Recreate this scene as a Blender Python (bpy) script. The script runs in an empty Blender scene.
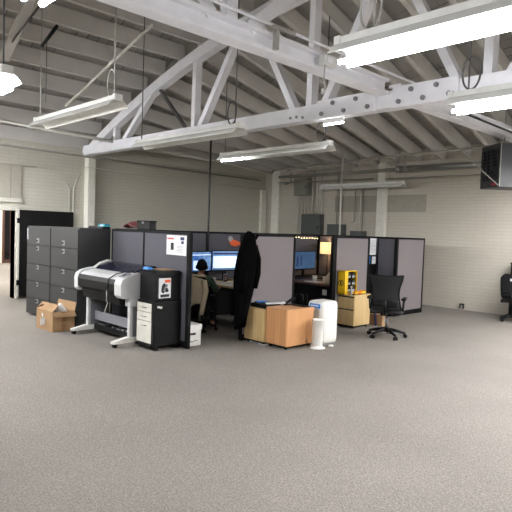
import bpy, bmesh, math, random
from mathutils import Vector, Matrix
random.seed(7)
PI = math.pi
SC = bpy.context.scene
COL = SC.collection

# ------------------------------------------------------------------ materials
def lin(c):
    return tuple(((v/255)/12.92 if v/255 <= .04045 else ((v/255+.055)/1.055)**2.4) for v in c)
def nodes(name):
    m = bpy.data.materials.new(name); m.use_nodes = True
    nt = m.node_tree
    return m, nt, nt.nodes['Principled BSDF']
def mat(name, rgb, rough=.6, metal=0, var=.06, scale=8, bump=0, bscale=60, spec=.5, emit=None, estr=0, trans=0):
    m, nt, b = nodes(name)
    c = lin(rgb)
    tc = nt.nodes.new('ShaderNodeTexCoord')
    n = nt.nodes.new('ShaderNodeTexNoise'); n.inputs['Scale'].default_value = scale; n.inputs['Detail'].default_value = 4
    nt.links.new(tc.outputs['Object'], n.inputs['Vector'])
    r = nt.nodes.new('ShaderNodeValToRGB')
    r.color_ramp.elements[0].position = .3; r.color_ramp.elements[1].position = .7
    r.color_ramp.elements[0].color = tuple(v*(1-var) for v in c)+(1,)
    r.color_ramp.elements[1].color = tuple(min(1, v*(1+var)) for v in c)+(1,)
    nt.links.new(n.outputs['Fac'], r.inputs['Fac'])
    nt.links.new(r.outputs['Color'], b.inputs['Base Color'])
    b.inputs['Roughness'].default_value = rough; b.inputs['Metallic'].default_value = metal
    b.inputs['Specular IOR Level'].default_value = spec
    if trans: b.inputs['Transmission Weight'].default_value = trans
    if bump:
        n2 = nt.nodes.new('ShaderNodeTexNoise'); n2.inputs['Scale'].default_value = bscale; n2.inputs['Detail'].default_value = 3
        nt.links.new(tc.outputs['Object'], n2.inputs['Vector'])
        bp = nt.nodes.new('ShaderNodeBump'); bp.inputs['Strength'].default_value = bump; bp.inputs['Distance'].default_value = .01
        nt.links.new(n2.outputs['Fac'], bp.inputs['Height']); nt.links.new(bp.outputs['Normal'], b.inputs['Normal'])
    if emit:
        b.inputs['Emission Color'].default_value = lin(emit)+(1,); b.inputs['Emission Strength'].default_value = estr
    return m

def brick_mat(name, c1, c2, mortar, axis, bw=.40, bh=.10, bump=.5, stain=.1):
    """painted brick, on a wall whose normal is world `axis`"""
    m, nt, b = nodes(name); L = nt.links.new
    tc = nt.nodes.new('ShaderNodeTexCoord'); sp = nt.nodes.new('ShaderNodeSeparateXYZ'); cb = nt.nodes.new('ShaderNodeCombineXYZ')
    L(tc.outputs['Object'], sp.inputs[0])
    L(sp.outputs['Y' if axis == 'X' else 'X'], cb.inputs['X']); L(sp.outputs['Z'], cb.inputs['Y'])
    br = nt.nodes.new('ShaderNodeTexBrick'); br.inputs['Scale'].default_value = 1
    br.inputs['Brick Width'].default_value = bw; br.inputs['Row Height'].default_value = bh
    br.inputs['Mortar Size'].default_value = .008; br.inputs['Mortar Smooth'].default_value = .6
    br.inputs['Color1'].default_value = lin(c1)+(1,); br.inputs['Color2'].default_value = lin(c2)+(1,); br.inputs['Mortar'].default_value = lin(mortar)+(1,)
    ns = nt.nodes.new('ShaderNodeTexNoise'); ns.inputs['Scale'].default_value = 3; L(tc.outputs['Object'], ns.inputs['Vector'])
    dis = nt.nodes.new('ShaderNodeVectorMath'); dis.operation = 'MULTIPLY_ADD'
    L(ns.outputs['Color'], dis.inputs[0]); dis.inputs[1].default_value = (.02, .025, 0); L(cb.outputs[0], dis.inputs[2])
    L(dis.outputs[0], br.inputs['Vector'])
    mx = nt.nodes.new('ShaderNodeMix'); mx.data_type = 'RGBA'; mx.blend_type = 'MULTIPLY'; mx.inputs['Factor'].default_value = stain
    n3 = nt.nodes.new('ShaderNodeTexNoise'); n3.inputs['Scale'].default_value = .9; n3.inputs['Detail'].default_value = 6; L(tc.outputs['Object'], n3.inputs['Vector'])
    L(br.outputs['Color'], mx.inputs['A']); L(n3.outputs['Fac'], mx.inputs['B'])
    L(mx.outputs['Result'], b.inputs['Base Color'])
    bp = nt.nodes.new('ShaderNodeBump'); bp.inputs['Strength'].default_value = bump; bp.inputs['Distance'].default_value = .012; bp.invert = True
    L(br.outputs['Fac'], bp.inputs['Height']); L(bp.outputs['Normal'], b.inputs['Normal'])
    b.inputs['Roughness'].default_value = .62
    return m

def carpet_mat(name, dark, light):
    m, nt, b = nodes(name); L = nt.links.new
    tc = nt.nodes.new('ShaderNodeTexCoord')
    v = nt.nodes.new('ShaderNodeTexVoronoi'); v.inputs['Scale'].default_value = 95; L(tc.outputs['Object'], v.inputs['Vector'])
    n = nt.nodes.new('ShaderNodeTexNoise'); n.inputs['Scale'].default_value = 75; n.inputs['Detail'].default_value = 5; L(tc.outputs['Object'], n.inputs['Vector'])
    n2 = nt.nodes.new('ShaderNodeTexNoise'); n2.inputs['Scale'].default_value = .7; n2.inputs['Detail'].default_value = 3; L(tc.outputs['Object'], n2.inputs['Vector'])
    ad = nt.nodes.new('ShaderNodeMath'); ad.operation = 'MULTIPLY_ADD'; ad.inputs[1].default_value = .45; L(v.outputs['Distance'], ad.inputs[0]); L(n.outputs['Fac'], ad.inputs[2])
    r = nt.nodes.new('ShaderNodeValToRGB'); r.color_ramp.elements[0].position = .42; r.color_ramp.elements[1].position = .95
    r.color_ramp.elements[0].color = lin(dark)+(1,); r.color_ramp.elements[1].color = lin(light)+(1,)
    L(ad.outputs[0], r.inputs['Fac'])
    mr = nt.nodes.new('ShaderNodeMapRange'); mr.inputs['From Min'].default_value = .3; mr.inputs['From Max'].default_value = .7
    mr.inputs['To Min'].default_value = .9; mr.inputs['To Max'].default_value = 1.05; L(n2.outputs['Fac'], mr.inputs['Value'])
    mx = nt.nodes.new('ShaderNodeVectorMath'); mx.operation = 'SCALE'; L(r.outputs['Color'], mx.inputs[0]); L(mr.outputs[0], mx.inputs['Scale'])
    L(mx.outputs[0], b.inputs['Base Color'])
    bp = nt.nodes.new('ShaderNodeBump'); bp.inputs['Strength'].default_value = .5; bp.inputs['Distance'].default_value = .01
    L(ad.outputs[0], bp.inputs['Height']); L(bp.outputs['Normal'], b.inputs['Normal'])
    b.inputs['Roughness'].default_value = .95; b.inputs['Specular IOR Level'].default_value = .15
    return m

def board_mat(name, c, gap, bw, bl):
    """painted roof sheathing: boards along Y with dark seams"""
    m, nt, b = nodes(name); L = nt.links.new
    tc = nt.nodes.new('ShaderNodeTexCoord'); mp = nt.nodes.new('ShaderNodeMapping'); mp.inputs['Rotation'].default_value = (0, 0, PI/2+.12)
    L(tc.outputs['Object'], mp.inputs['Vector'])
    br = nt.nodes.new('ShaderNodeTexBrick'); br.inputs['Scale'].default_value = 1
    br.inputs['Brick Width'].default_value = bl; br.inputs['Row Height'].default_value = bw
    br.inputs['Mortar Size'].default_value = .007; br.inputs['Mortar Smooth'].default_value = .2
    c2 = tuple(v*.9 for v in c)
    br.inputs['Color1'].default_value = lin(c)+(1,); br.inputs['Color2'].default_value = lin(c2)+(1,); br.inputs['Mortar'].default_value = lin(gap)+(1,)
    L(mp.outputs[0], br.inputs['Vector'])
    n = nt.nodes.new('ShaderNodeTexNoise'); n.inputs['Scale'].default_value = 1.6; n.inputs['Detail'].default_value = 5; L(tc.outputs['Object'], n.inputs['Vector'])
    r = nt.nodes.new('ShaderNodeValToRGB'); r.color_ramp.elements[0].position = .45; r.color_ramp.elements[1].position = .6
    L(n.outputs['Fac'], r.inputs['Fac'])
    mx = nt.nodes.new('ShaderNodeMix'); mx.data_type = 'RGBA'
    L(r.outputs['Color'], mx.inputs['Factor']); mx.inputs['A'].default_value = lin(c)+(1,); L(br.outputs['Color'], mx.inputs['B'])
    L(mx.outputs['Result'], b.inputs['Base Color']); b.inputs['Roughness'].default_value = .7
    return m

def wood_mat(name, c1, c2, scale=1, rough=.4):
    m, nt, b = nodes(name); L = nt.links.new
    tc = nt.nodes.new('ShaderNodeTexCoord'); mp = nt.nodes.new('ShaderNodeMapping'); mp.inputs['Scale'].default_value = (14*scale, 14*scale, .8*scale)
    L(tc.outputs['Object'], mp.inputs['Vector'])
    n = nt.nodes.new('ShaderNodeTexNoise'); n.inputs['Scale'].default_value = 2.2; n.inputs['Detail'].default_value = 6; n.inputs['Distortion'].default_value = .3
    L(mp.outputs[0], n.inputs['Vector'])
    r = nt.nodes.new('ShaderNodeValToRGB'); r.color_ramp.elements[0].position = .35; r.color_ramp.elements[1].position = .65
    r.color_ramp.elements[0].color = lin(c1)+(1,); r.color_ramp.elements[1].color = lin(c2)+(1,)
    L(n.outputs['Fac'], r.inputs['Fac']); L(r.outputs['Color'], b.inputs['Base Color']); b.inputs['Roughness'].default_value = rough
    return m

def emis(name, rgb, s):
    m, nt, b = nodes(name)
    b.inputs['Base Color'].default_value = lin(rgb)+(1,)
    b.inputs['Emission Color'].default_value = lin(rgb)+(1,); b.inputs['Emission Strength'].default_value = s
    return m

def screen_mat(name, a, b_, s, scale=3):
    """a lit monitor picture: soft two-tone desktop"""
    m, nt, b = nodes(name); L = nt.links.new
    tc = nt.nodes.new('ShaderNodeTexCoord'); n = nt.nodes.new('ShaderNodeTexNoise'); n.inputs['Scale'].default_value = scale; n.inputs['Detail'].default_value = 3
    L(tc.outputs['Object'], n.inputs['Vector']); r = nt.nodes.new('ShaderNodeValToRGB'); r.color_ramp.elements[0].position = .4; r.color_ramp.elements[1].position = .65
    r.color_ramp.elements[0].color = lin(a)+(1,); r.color_ramp.elements[1].color = lin(b_)+(1,); L(n.outputs['Fac'], r.inputs['Fac'])
    b.inputs['Base Color'].default_value = (.01, .01, .01, 1); b.inputs['Roughness'].default_value = .25
    L(r.outputs['Color'], b.inputs['Emission Color']); b.inputs['Emission Strength'].default_value = s
    return m

TUBE_S = 70
M = {}
M['carpet'] = carpet_mat('carpet', (98, 93, 88), (142, 136, 128))
M['brick_right'] = brick_mat('painted_brick_right', (196, 189, 175), (192, 185, 171), (184, 177, 162), 'X', .40, .075, .5)
M['brick_left'] = brick_mat('painted_brick_left', (202, 198, 184), (198, 194, 180), (188, 184, 170), 'Y', .40, .075, .4)
M['plaster'] = mat('plaster', (205, 198, 184), .8)
M['white_plaster'] = mat('white_plaster', (228, 225, 218), .8)
M['trim_white'] = mat('trim_white', (205, 202, 190), .5)
M['boarding'] = mat('painted_boarding', (165, 160, 147), .6)
M['wall_patch'] = mat('darker_patch', (158, 153, 140), .7)
M['column'] = mat('column_paint', (222, 220, 208), .55)
M['roof_wood'] = mat('roof_joist_paint', (205, 202, 197), .7, var=.05, scale=3)
M['roof_deck'] = board_mat('roof_deck_paint', (200, 196, 190), (70, 64, 60), .19, 1.7)
M['truss'] = mat('truss_paint', (238, 238, 242), .55, var=.05, scale=5)
M['truss_dark'] = mat('truss_rod', (62, 60, 58), .5)
M['bolt'] = mat('bolt_steel', (140, 140, 146), .5, .2)
M['fix_white'] = mat('fixture_enamel', (225, 225, 220), .35)
M['tube_lit'] = emis('lit_tube', (250, 251, 255), TUBE_S); M['tube_fill'] = emis('fill_tube', (250, 251, 255), TUBE_S*3.8)
M['tube_off'] = mat('unlit_tube', (190, 190, 186), .3)
M['cord_white'] = mat('cord_white', (170, 168, 162), .5)
M['cord_grey'] = mat('cord_grey', (80, 80, 80), .5)
M['cord_black'] = mat('cord_black', (22, 22, 23), .5)
M['pipe'] = mat('pipe_paint', (140, 137, 128), .5)
M['pipe_light'] = mat('pipe_light_paint', (196, 194, 184), .45)
M['duct'] = mat('duct_steel', (165, 165, 162), .35, .8)
M['elec'] = mat('panel_grey', (74, 78, 76), .5)
M['elec_paint'] = mat('box_paint', (128, 127, 117), .6)
M['heater'] = mat('heater_grey', (48, 50, 52), .5)
M['heater_dark'] = mat('heater_dark', (30, 31, 33), .5)
M['red'] = mat('red_print', (190, 50, 40), .5)
M['fabric'] = mat('panel_fabric', (122, 115, 116), .9, var=.05, scale=40, bump=.25, bscale=260, spec=.2)
M['fabric_shaded'] = mat('panel_fabric_shaded', (84, 83, 89), .9, var=.05, scale=40, bump=.25, bscale=260, spec=.2)  # darker copy of the panel fabric: shade on side and inner panels painted in
M['panel_frame'] = mat('panel_frame', (12, 12, 13), .65, spec=.12)
M['cabinet'] = mat('cabinet_charcoal', (46, 46, 47), .5, var=.03, spec=.3)
M['cabinet_gap'] = mat('cabinet_gap', (14, 14, 14), .7)
M['silver'] = mat('silver', (165, 165, 165), .3, .8)
M['black'] = mat('black_plastic', (11, 11, 12), .5, spec=.18)
M['black_matte'] = mat('black_matte', (12, 12, 13), .8, spec=.2)
M['black_door'] = mat('black_door', (13, 13, 13), .6, spec=.2)
M['white_plastic'] = mat('white_plastic', (226, 224, 218), .4)
M['off_white'] = mat('off_white', (206, 203, 192), .45)
M['printer_white'] = mat('printer_silver', (188, 188, 188), .4)
M['printer_grey'] = mat('printer_grey', (118, 119, 124), .45)
M['printer_lid'] = mat('printer_lid', (28, 30, 44), .18)
M['card'] = mat('cardboard', (150, 120, 86), .85, var=.08, scale=5)
M['card_dark'] = mat('cardboard_tape', (140, 100, 64), .6)
M['paper'] = mat('paper', (222, 222, 222), .8)
M['ink'] = mat('ink', (25, 25, 30), .7)
M['ink_grey'] = mat('ink_grey', (150, 150, 152), .7)
M['blue'] = mat('blue_print', (35, 125, 205), .5)
M['navy'] = mat('navy_print', (38, 48, 90), .5)
M['orange_wood'] = wood_mat('orange_laminate', (188, 136, 90), (202, 150, 102), 1, .35)
M['tan_wood'] = wood_mat('tan_laminate', (196, 166, 116), (210, 182, 132), 1, .4)
M['yellow'] = mat('yellow_card', (232, 188, 20), .5)
M['orange_red'] = mat('orange_plastic', (226, 92, 36), .5)
M['teal'] = mat('teal_plastic', (40, 140, 160), .5)
M['maroon'] = mat('maroon_cloth', (106, 58, 58), .9)
M['skin'] = mat('skin', (188, 138, 112), .55)
M['hair'] = mat('hair', (22, 19, 18), .6, bump=.4, bscale=80)
M['sweater'] = mat('green_knit', (62, 82, 64), .95, bump=.3, bscale=150)
M['trousers'] = mat('dark_trousers', (30, 31, 36), .9)
M['cardigan'] = mat('beige_knit', (196, 180, 152), .95, bump=.4, bscale=120)
M['coat'] = mat('black_wool', (6, 6, 6), 1.0, bump=.4, bscale=60, spec=.03)
M['mesh_black'] = mat('chair_mesh', (13, 13, 14), .75, bump=.3, bscale=300)
M['screen_a'] = screen_mat('screen_editor', (120, 160, 214), (150, 190, 232), 1.0)
M['screen_b'] = screen_mat('screen_page', (60, 104, 176), (150, 190, 230), .9, 6)
M['screen_c'] = screen_mat('screen_dim', (74, 104, 140), (84, 116, 152), .6); M['window_white'] = emis('screen_window', (208, 226, 248), 1.15); M['window_dark'] = emis('screen_dark_bar', (40, 58, 96), .6)
M['shade'] = emis('lamp_shade', (255, 214, 150), 1.15)
M['bulb'] = emis('string_bulb', (255, 225, 170), 8)
M['brown_door'] = wood_mat('brown_door', (72, 48, 42), (84, 58, 50), 1)
M['glass_dark'] = mat('dark_glass', (12, 13, 16), .1)

# ------------------------------------------------------------------ mesh helpers
class MB:
    def __init__(s): s.bm = bmesh.new()
    def _add(s, verts, faces, smooth=False):
        vs = [s.bm.verts.new(v) for v in verts]
        for f in faces:
            try:
                fc = s.bm.faces.new([vs[i] for i in f]); fc.smooth = smooth
            except ValueError: pass
        return vs
    def box(s, a, b, bev=0, seg=2, mtx=None):
        t = bmesh.new()
        bmesh.ops.create_cube(t, size=1)
        c = [(a[i]+b[i])/2 for i in range(3)]; d = [abs(b[i]-a[i]) for i in range(3)]
        for v in t.verts: v.co = Vector((v.co.x*d[0]+c[0], v.co.y*d[1]+c[1], v.co.z*d[2]+c[2]))
        if bev: bmesh.ops.bevel(t, geom=list(t.edges), offset=min(bev, min(d)*.45), segments=seg, affect='EDGES', profile=.6)
        if mtx is not None: bmesh.ops.transform(t, matrix=mtx, verts=t.verts)
        s.merge(t, smooth=False); return s
    def merge(s, t, smooth=False):
        t.verts.index_update()
        vs = [s.bm.verts.new(v.co) for v in t.verts]
        for f in t.faces:
            try:
                fc = s.bm.faces.new([vs[v.index] for v in f.verts]); fc.smooth = smooth or f.smooth
            except ValueError: pass
        t.free()
    def bar(s, p0, p1, w, h, up=(0, 0, 1), bev=0):
        p0 = Vector(p0); p1 = Vector(p1); d = p1-p0; L = d.length; z = d.normalized(); u = Vector(up)
        if abs(z.dot(u)) > .98: u = Vector((1, 0, 0))
        x = u.cross(z).normalized(); y = z.cross(x)
        m = Matrix((x, y, z)).transposed().to_4x4(); m.translation = (p0+p1)/2
        return s.box((-w/2, -h/2, -L/2), (w/2, h/2, L/2), bev, 1, m)
    def tube(s, pts, r, seg=8, closed=False, caps=True):
        pts = [Vector(p) for p in pts]; n = len(pts)
        rr = r if isinstance(r, (list, tuple)) else [r]*n
        rings = []; ref = None
        for i, p in enumerate(pts):
            if closed: t = pts[(i+1) % n]-pts[(i-1) % n]
            else: t = pts[min(i+1, n-1)]-pts[max(i-1, 0)]
            t.normalize()
            if ref is None:
                ref = Vector((0, 0, 1)) if abs(t.z) < .9 else Vector((1, 0, 0))
            x = (ref-t*ref.dot(t)).normalized(); y = t.cross(x); ref = x
            rings.append([p+x*math.cos(a)*rr[i]+y*math.sin(a)*rr[i] for a in [2*PI*k/seg for k in range(seg)]])
        s.loft(rings, closed_path=closed, caps=caps and not closed); return s
    def cyl(s, p0, p1, r, r2=None, seg=16):
        return s.tube([p0, p1], [r, r if r2 is None else r2], seg)
    def loft(s, rings, closed_path=False, caps=True, smooth=True):
        vs = [[s.bm.verts.new(p) for p in ring] for ring in rings]; n = len(rings); k = len(rings[0])
        for i in range(n if closed_path else n-1):
            A = vs[i]; B = vs[(i+1) % n]
            for j in range(k):
                f = s.bm.faces.new((A[j], A[(j+1) % k], B[(j+1) % k], B[j])); f.smooth = smooth
        if caps:
            s.bm.faces.new(vs[0][::-1]); s.bm.faces.new(vs[-1])
        return s
    def lathe(s, prof, c=(0, 0, 0), seg=24):
        return s.loft([[(c[0]+r*math.cos(2*PI*k/seg), c[1]+r*math.sin(2*PI*k/seg), c[2]+z) for k in range(seg)] for r, z in prof])
    def prism(s, prof, axis, a0, a1, smooth=False):
        def P(u, v, a): return {'X': (a, u, v), 'Y': (u, a, v), 'Z': (u, v, a)}[axis]
        s.loft([[P(u, v, a0) for u, v in prof], [P(u, v, a1) for u, v in prof]], smooth=smooth); return s
    def sphere(s, c, r, sc=(1, 1, 1), seg=14):
        t = bmesh.new(); bmesh.ops.create_uvsphere(t, u_segments=seg, v_segments=seg//2+2, radius=r)
        for v in t.verts: v.co = Vector((v.co.x*sc[0]+c[0], v.co.y*sc[1]+c[1], v.co.z*sc[2]+c[2]))
        s.merge(t, True); return s
    def sheet(s, fn, nu, nv, th, smooth=True):
        """closed sheet with thickness th: fn(u,v)->(point, normal)"""
        F = []; Bk = []
        for i in range(nu+1):
            fr = []; br = []
            for j in range(nv+1):
                p, nn = fn(i/nu, j/nv); p = Vector(p); nn = Vector(nn).normalized()
                fr.append(s.bm.verts.new(p+nn*th/2)); br.append(s.bm.verts.new(p-nn*th/2))
            F.append(fr); Bk.append(br)
        def q(a, b, c, d):
            try:
                f = s.bm.faces.new((a, b, c, d)); f.smooth = smooth
            except ValueError: pass
        for i in range(nu):
            for j in range(nv):
                q(F[i][j], F[i+1][j], F[i+1][j+1], F[i][j+1]); q(Bk[i][j], Bk[i][j+1], Bk[i+1][j+1], Bk[i+1][j])
            q(F[i][0], Bk[i][0], Bk[i+1][0], F[i+1][0]); q(F[i][nv], F[i+1][nv], Bk[i+1][nv], Bk[i][nv])
        for j in range(nv):
            q(F[0][j], F[0][j+1], Bk[0][j+1], Bk[0][j]); q(F[nu][j], Bk[nu][j], Bk[nu][j+1], F[nu][j+1])
        return s
    def obj(s, name, m, parent=None, org=None):
        bmesh.ops.recalc_face_normals(s.bm, faces=s.bm.faces)
        me = bpy.data.meshes.new(name)
        if org is not None: bmesh.ops.translate(s.bm, vec=-Vector(org), verts=s.bm.verts)
        s.bm.to_mesh(me); s.bm.free(); me.materials.append(M[m])
        o = bpy.data.objects.new(name, me); COL.objects.link(o)
        if parent is not None: o.parent = parent
        return o
    def base(s):
        vs = [v.co for v in s.bm.verts]
        return ((min(v.x for v in vs)+max(v.x for v in vs))/2, (min(v.y for v in vs)+max(v.y for v in vs))/2, min(v.z for v in vs))
    def thing(s, name, m, label, cat, group=None):
        b = s.base(); o = s.obj(name, m, None, b); o.location = b
        return tag(o, label, cat, group)
    def struct(s, name, m):
        o = s.obj(name, m); o['kind'] = 'structure'; return o

def tag(o, label, cat, group=None, kind=None):
    o['label'] = label; o['category'] = cat
    if group: o['group'] = group
    if kind: o['kind'] = kind
    return o
class Thing:
    """an Empty whose parts are written in world coordinates (world=True) or in its own"""
    def __init__(s, name, label, cat, loc=(0, 0, 0), rz=0, group=None, world=True, scale=1):
        s.e = bpy.data.objects.new(name, None); COL.objects.link(s.e); s.e.empty_display_size = .1
        s.e.location = loc; s.e.rotation_euler = (0, 0, rz); s.world = world; s.loc = loc
        tag(s.e, label, cat, group); s.e.scale = (scale,)*3
    def part(s, name, mb, m, parent=None, label=None):
        o = mb.obj(name, m, parent or s.e, s.loc if s.world else None)
        if label: o['label'] = label
        return o
def B(a, b, bev=0, seg=2): return MB().box(a, b, bev, seg)
def dup(root, loc, rz, label, group=None):
    r = root.copy(); COL.objects.link(r); r.location = loc; r.rotation_euler = (0, 0, rz); r['label'] = label
    if group: r['group'] = group
    for ch in list(root.children):
        c = ch.copy(); COL.objects.link(c); c.parent = r
        for g in ch.children:
            d = g.copy(); COL.objects.link(d); d.parent = c
    return r
def arch(Y): return 5.28-.0277*(Y-3.5)**2

# ------------------------------------------------------------------ setting
XR, YL, XB, YB = 12.02, 12.0, -6.0, -5.0
B((XB-.3, YB-.3, -.2), (XR+.3, 23.2, 0)).struct('floor', 'carpet')
w = MB()                                             # left wall, with the doorway
w.box((XB, YL, 0), (3.3, YL+.25, 5.6)); w.box((4.53, YL, 0), (XR+.25, YL+.25, 5.6)); w.box((3.3, YL, 1.88), (4.53, YL+.25, 5.6))
w.struct('wall_left', 'brick_left')
B((XR, YB-.25, 0), (XR+.25, YL, 5.6)).struct('wall_right', 'brick_right')
B((XB-.25, YB-.25, 0), (XB, YL+.25, 5.6)).struct('wall_back', 'plaster')
B((XB, YB-.25, 0), (XR, YB, 5.6)).struct('wall_near', 'plaster')
# roof: bowed over the first bay, falling to the right wall in the last one
ys = [YB+.0+i*(YL-YB)/40 for i in range(41)]
def ZR(Y): return 3.4
dk = MB()
for (xa, xb, za, zb) in ((XB, 6.2, None, None), (6.2, XR, None, 1)):
    va = [dk.bm.verts.new((xa, y, arch(y)+.34)) for y in ys]
    vb = [dk.bm.verts.new((xb, y, (ZR(y)+.30) if zb else arch(y)+.34)) for y in ys]
    for i in range(40): dk.bm.faces.new((va[i], va[i+1], vb[i+1], vb[i]))
bmesh.ops.solidify(dk.bm, geom=list(dk.bm.faces), thickness=.05)
ceil = dk.struct('ceiling', 'roof_deck')
y = 11.95
while y > YB+.1:
    z = arch(y)+.06
    B((XB+.02, y-.035, z), (6.13, y+.035, z+.27)).obj('joist', 'roof_wood', ceil)
    y -= .6
y = 11.6
while y > YB+.1:
    za = arch(y)+.02; zb = ZR(y); p = [(6.22, za), (XR-.01, zb), (XR-.01, zb+.27), (6.22, za+.27)]
    MB().prism(p, 'Y', y-.045, y+.045).obj('rafter', 'roof_wood', ceil)
    y -= .6
# room behind the doorway
n = MB(); n.box((.5, 22.6, 0), (8.0, 22.8, 3.2)); n.box((8.75, 22.6, 0), (11.5, 22.8, 3.2)); n.box((8.0, 22.6, 2.25), (8.75, 22.8, 3.2)); n.struct('wall_far', 'white_plaster')
B((.3, YL+.25, 0), (.5, 22.8, 3.2)).struct('wall_far_left', 'white_plaster')
B((11.5, YL+.25, 0), (11.7, 22.8, 3.2)).struct('wall_far_right', 'white_plaster')
B((.3, YL+.25, 3.2), (11.7, 22.8, 3.3)).struct('ceiling_far', 'white_plaster')
d = B((8.0, 22.52, 0), (8.75, 22.58, 2.25)).struct('door_2', 'brown_door')
B((8.1, 22.50, .15), (8.3, 22.52, 2.1)).obj('glass_panel', 'glass_dark', d)
t = MB(); t.box((7.86, 22.50, 0), (8.0, 22.62, 2.42)); t.box((8.75, 22.50, 0), (8.87, 22.62, 2.42)); t.box((8.0, 22.50, 2.25), (8.75, 22.62, 2.42)); t.struct('trim_2', 'trim_white')
# doorway trim, boarded transom and the open black leaf
t = MB(); t.box((3.2, 11.95, 1.885), (4.60, 12.01, 1.965), .006); t.box((4.53, 11.97, 0), (4.57, 12.25, 1.885)); t.struct('trim_1', 'trim_white')
B((3.2, 11.94, 2.055), (4.65, 12.01, 2.145), .006).struct('trim_3', 'trim_white')
bd = MB()
for k in range(6): bd.box((3.3+k*.225, 11.965, 2.15), (3.518+k*.225, 12.005, 2.835), .004)
bd.box((3.2, 11.955, 2.835), (4.95, 12.005, 2.86)); bd.struct('window_1', 'boarding')
d = B((4.585, 11.90, .04), (5.79, 11.945, 1.905), .003).struct('door_1', 'black_door')
B((4.545, 11.91, .04), (4.585, 11.95, 1.905)).obj('door_edge', 'trim_white', d)
for z in (.3, 1.62): B((4.535, 11.885, z), (4.60, 11.912, z+.11)).obj('hinge', 'black', d)
# wall columns
B((6.085, 11.8, 0), (6.26, 12.0, 3.22), .004).struct('column_1', 'column')
B((11.90, 11.30, 0), (12.02, 11.60, 3.45), .004).struct('column_2', 'column')
B((11.90, 7.66, 0), (12.02, 7.90, 3.42), .004).struct('column_3', 'column')
B((11.78, 11.88, 0), (11.98, 11.99, 2.85), .004).struct('trim_4', 'column')

# ------------------------------------------------------------------ roof timbers
T = Thing('roof_truss', 'long white bowed timber truss crossing the whole room under the roof', 'truss', (6.1, 3.5, 3.22))
ch = MB(); ch.box((6.0, YB+.1, 3.22), (6.2, 11.95, 3.43), .008); T.part('bottom_chord', ch, 'truss')
top = MB(); top_pts = [(6.1, yy, arch(yy)-.08) for yy in [YB+.2+i*(11.85-YB-.2)/28 for i in range(29)]]
rings = []
for p in top_pts: rings.append([(6.02, p[1], p[2]-.1), (6.18, p[1], p[2]-.1), (6.18, p[1], p[2]+.1), (6.02, p[1], p[2]+.1)])
top.loft(rings, smooth=False); T.part('top_chord', top, 'truss')
webs = [((10.62, 3.42), (10.60, 3.85), .12), ((10.25, 3.42), (9.10, 4.36), .12), ((7.90, 3.42), (7.88, 4.65), .13), ((7.72, 3.42), (6.75, 4.85), .13),
        ((5.50, 3.40), (6.40, 4.95), .14), ((5.21, 3.40), (5.19, 5.1), .14), ((4.96, 3.40), (4.05, 5.1), .14),
        ((3.0, 3.40), (3.9, 5.1), .14), ((2.66, 3.40), (2.64, 5.1), .14), ((2.42, 3.40), (1.5, 5.0), .14), ((-.2, 3.4), (.9, 4.9), .14), ((-.5, 3.4), (-.5, 4.7), .14)]
for (a, b, wd) in webs:
    T.part('web_member', MB().bar((6.1, a[0], a[1]), (6.1, b[0], b[1]), .10, wd, (1, 0, 0)), 'truss')
T.part('web_rod', MB().bar((6.1, 8.15, 3.42), (6.1, 9.16, 4.40), .05, .05, (1, 0, 0)), 'truss_dark', label='diagonal with its shade painted dark')  # shaded truss diagonal, its shade put into the dark material
for (ya, yb) in ((4.05, 5.00), (2.95, 3.80)):
    sp = T.part('splice_plate', B((5.955, ya, 3.20), (6.0, yb, 3.455), .006), 'truss')
    nn = 5
    for k in range(nn):
        yy = ya+.1+(yb-ya-.2)*k/(nn-1); zz = 3.39 if k % 2 else 3.265
        mb = MB().cyl((5.955, yy, zz), (5.93, yy, zz), .03, seg=10); mb.cyl((5.93, yy, zz), (5.915, yy, zz), .017, seg=8)
        T.part('bolt', mb, 'bolt', sp)
for yy in (5.52, 5.4, 5.28):
    T.part('bolt', MB().cyl((6.0, yy, 3.27+.02*(yy > 5.3)), (5.985, yy, 3.27+.02*(yy > 5.3)), .02, seg=8), 'bolt')

def girder_section(mb, xa, xb):
    mb.box((xa, 3.905, 3.41), (xb, 3.955, 3.53)); mb.box((xa, 3.84, 3.375), (xb, 4.02, 3.412), .004); mb.box((xa, 3.84, 3.528), (xb, 4.02, 3.565), .004)
    return mb
G = Thing('roof_girder', 'white girder with flanges and fanned struts running from top left to the bolted truss', 'girder', (2, 3.93, 3.375))
G.part('flanged_beam', girder_section(MB(), XB+.05, 5.95), 'truss')
for (a, b) in (((3.385, 3.56), (3.40, 4.9)), ((3.62, 3.55), (5.2, 4.9)), ((3.15, 3.55), (1.6, 4.9))):
    G.part('strut', MB().bar((a[0], 3.93, a[1]), (b[0], 3.93, b[1]), .13, .10, (0, 1, 0)), 'truss')
girder_section(MB(), 6.22, XR-.02).thing('roof_beam', 'truss', 'white flanged beam from the bolted truss to the far right brick wall', 'beam')
mb = MB(); mb.tube([(1.0, 3.80, 3.62), (5.0, 3.80, 3.615), (6.4, 3.80, 3.61), (7.2, 3.86, 3.62)], .016)
C1 = Thing('conduit_pipe', 'thin white conduit running along the top of the white girder', 'pipe', (3, 3.8, 3.58)); C1.part('pipe', mb, 'truss')
br = MB(); br.box((3.88, 3.79, 3.40), (3.92, 3.84, 3.60)); br.bar((3.80, 3.76, 3.585), (4.15, 3.80, 3.615), .03, .03); C1.part('bracket', br, 'cord_white')
J = Thing('junction_box', 'small white junction box with a dangling plug on the girder', 'electrical box', (4.66, 3.8, 3.4))
J.part('box', B((4.58, 3.76, 3.42), (4.80, 3.838, 3.52), .008), 'fix_white'); J.part('cover', B((4.62, 3.745, 3.435), (4.72, 3.76, 3.505), .004), 'truss')
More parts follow.
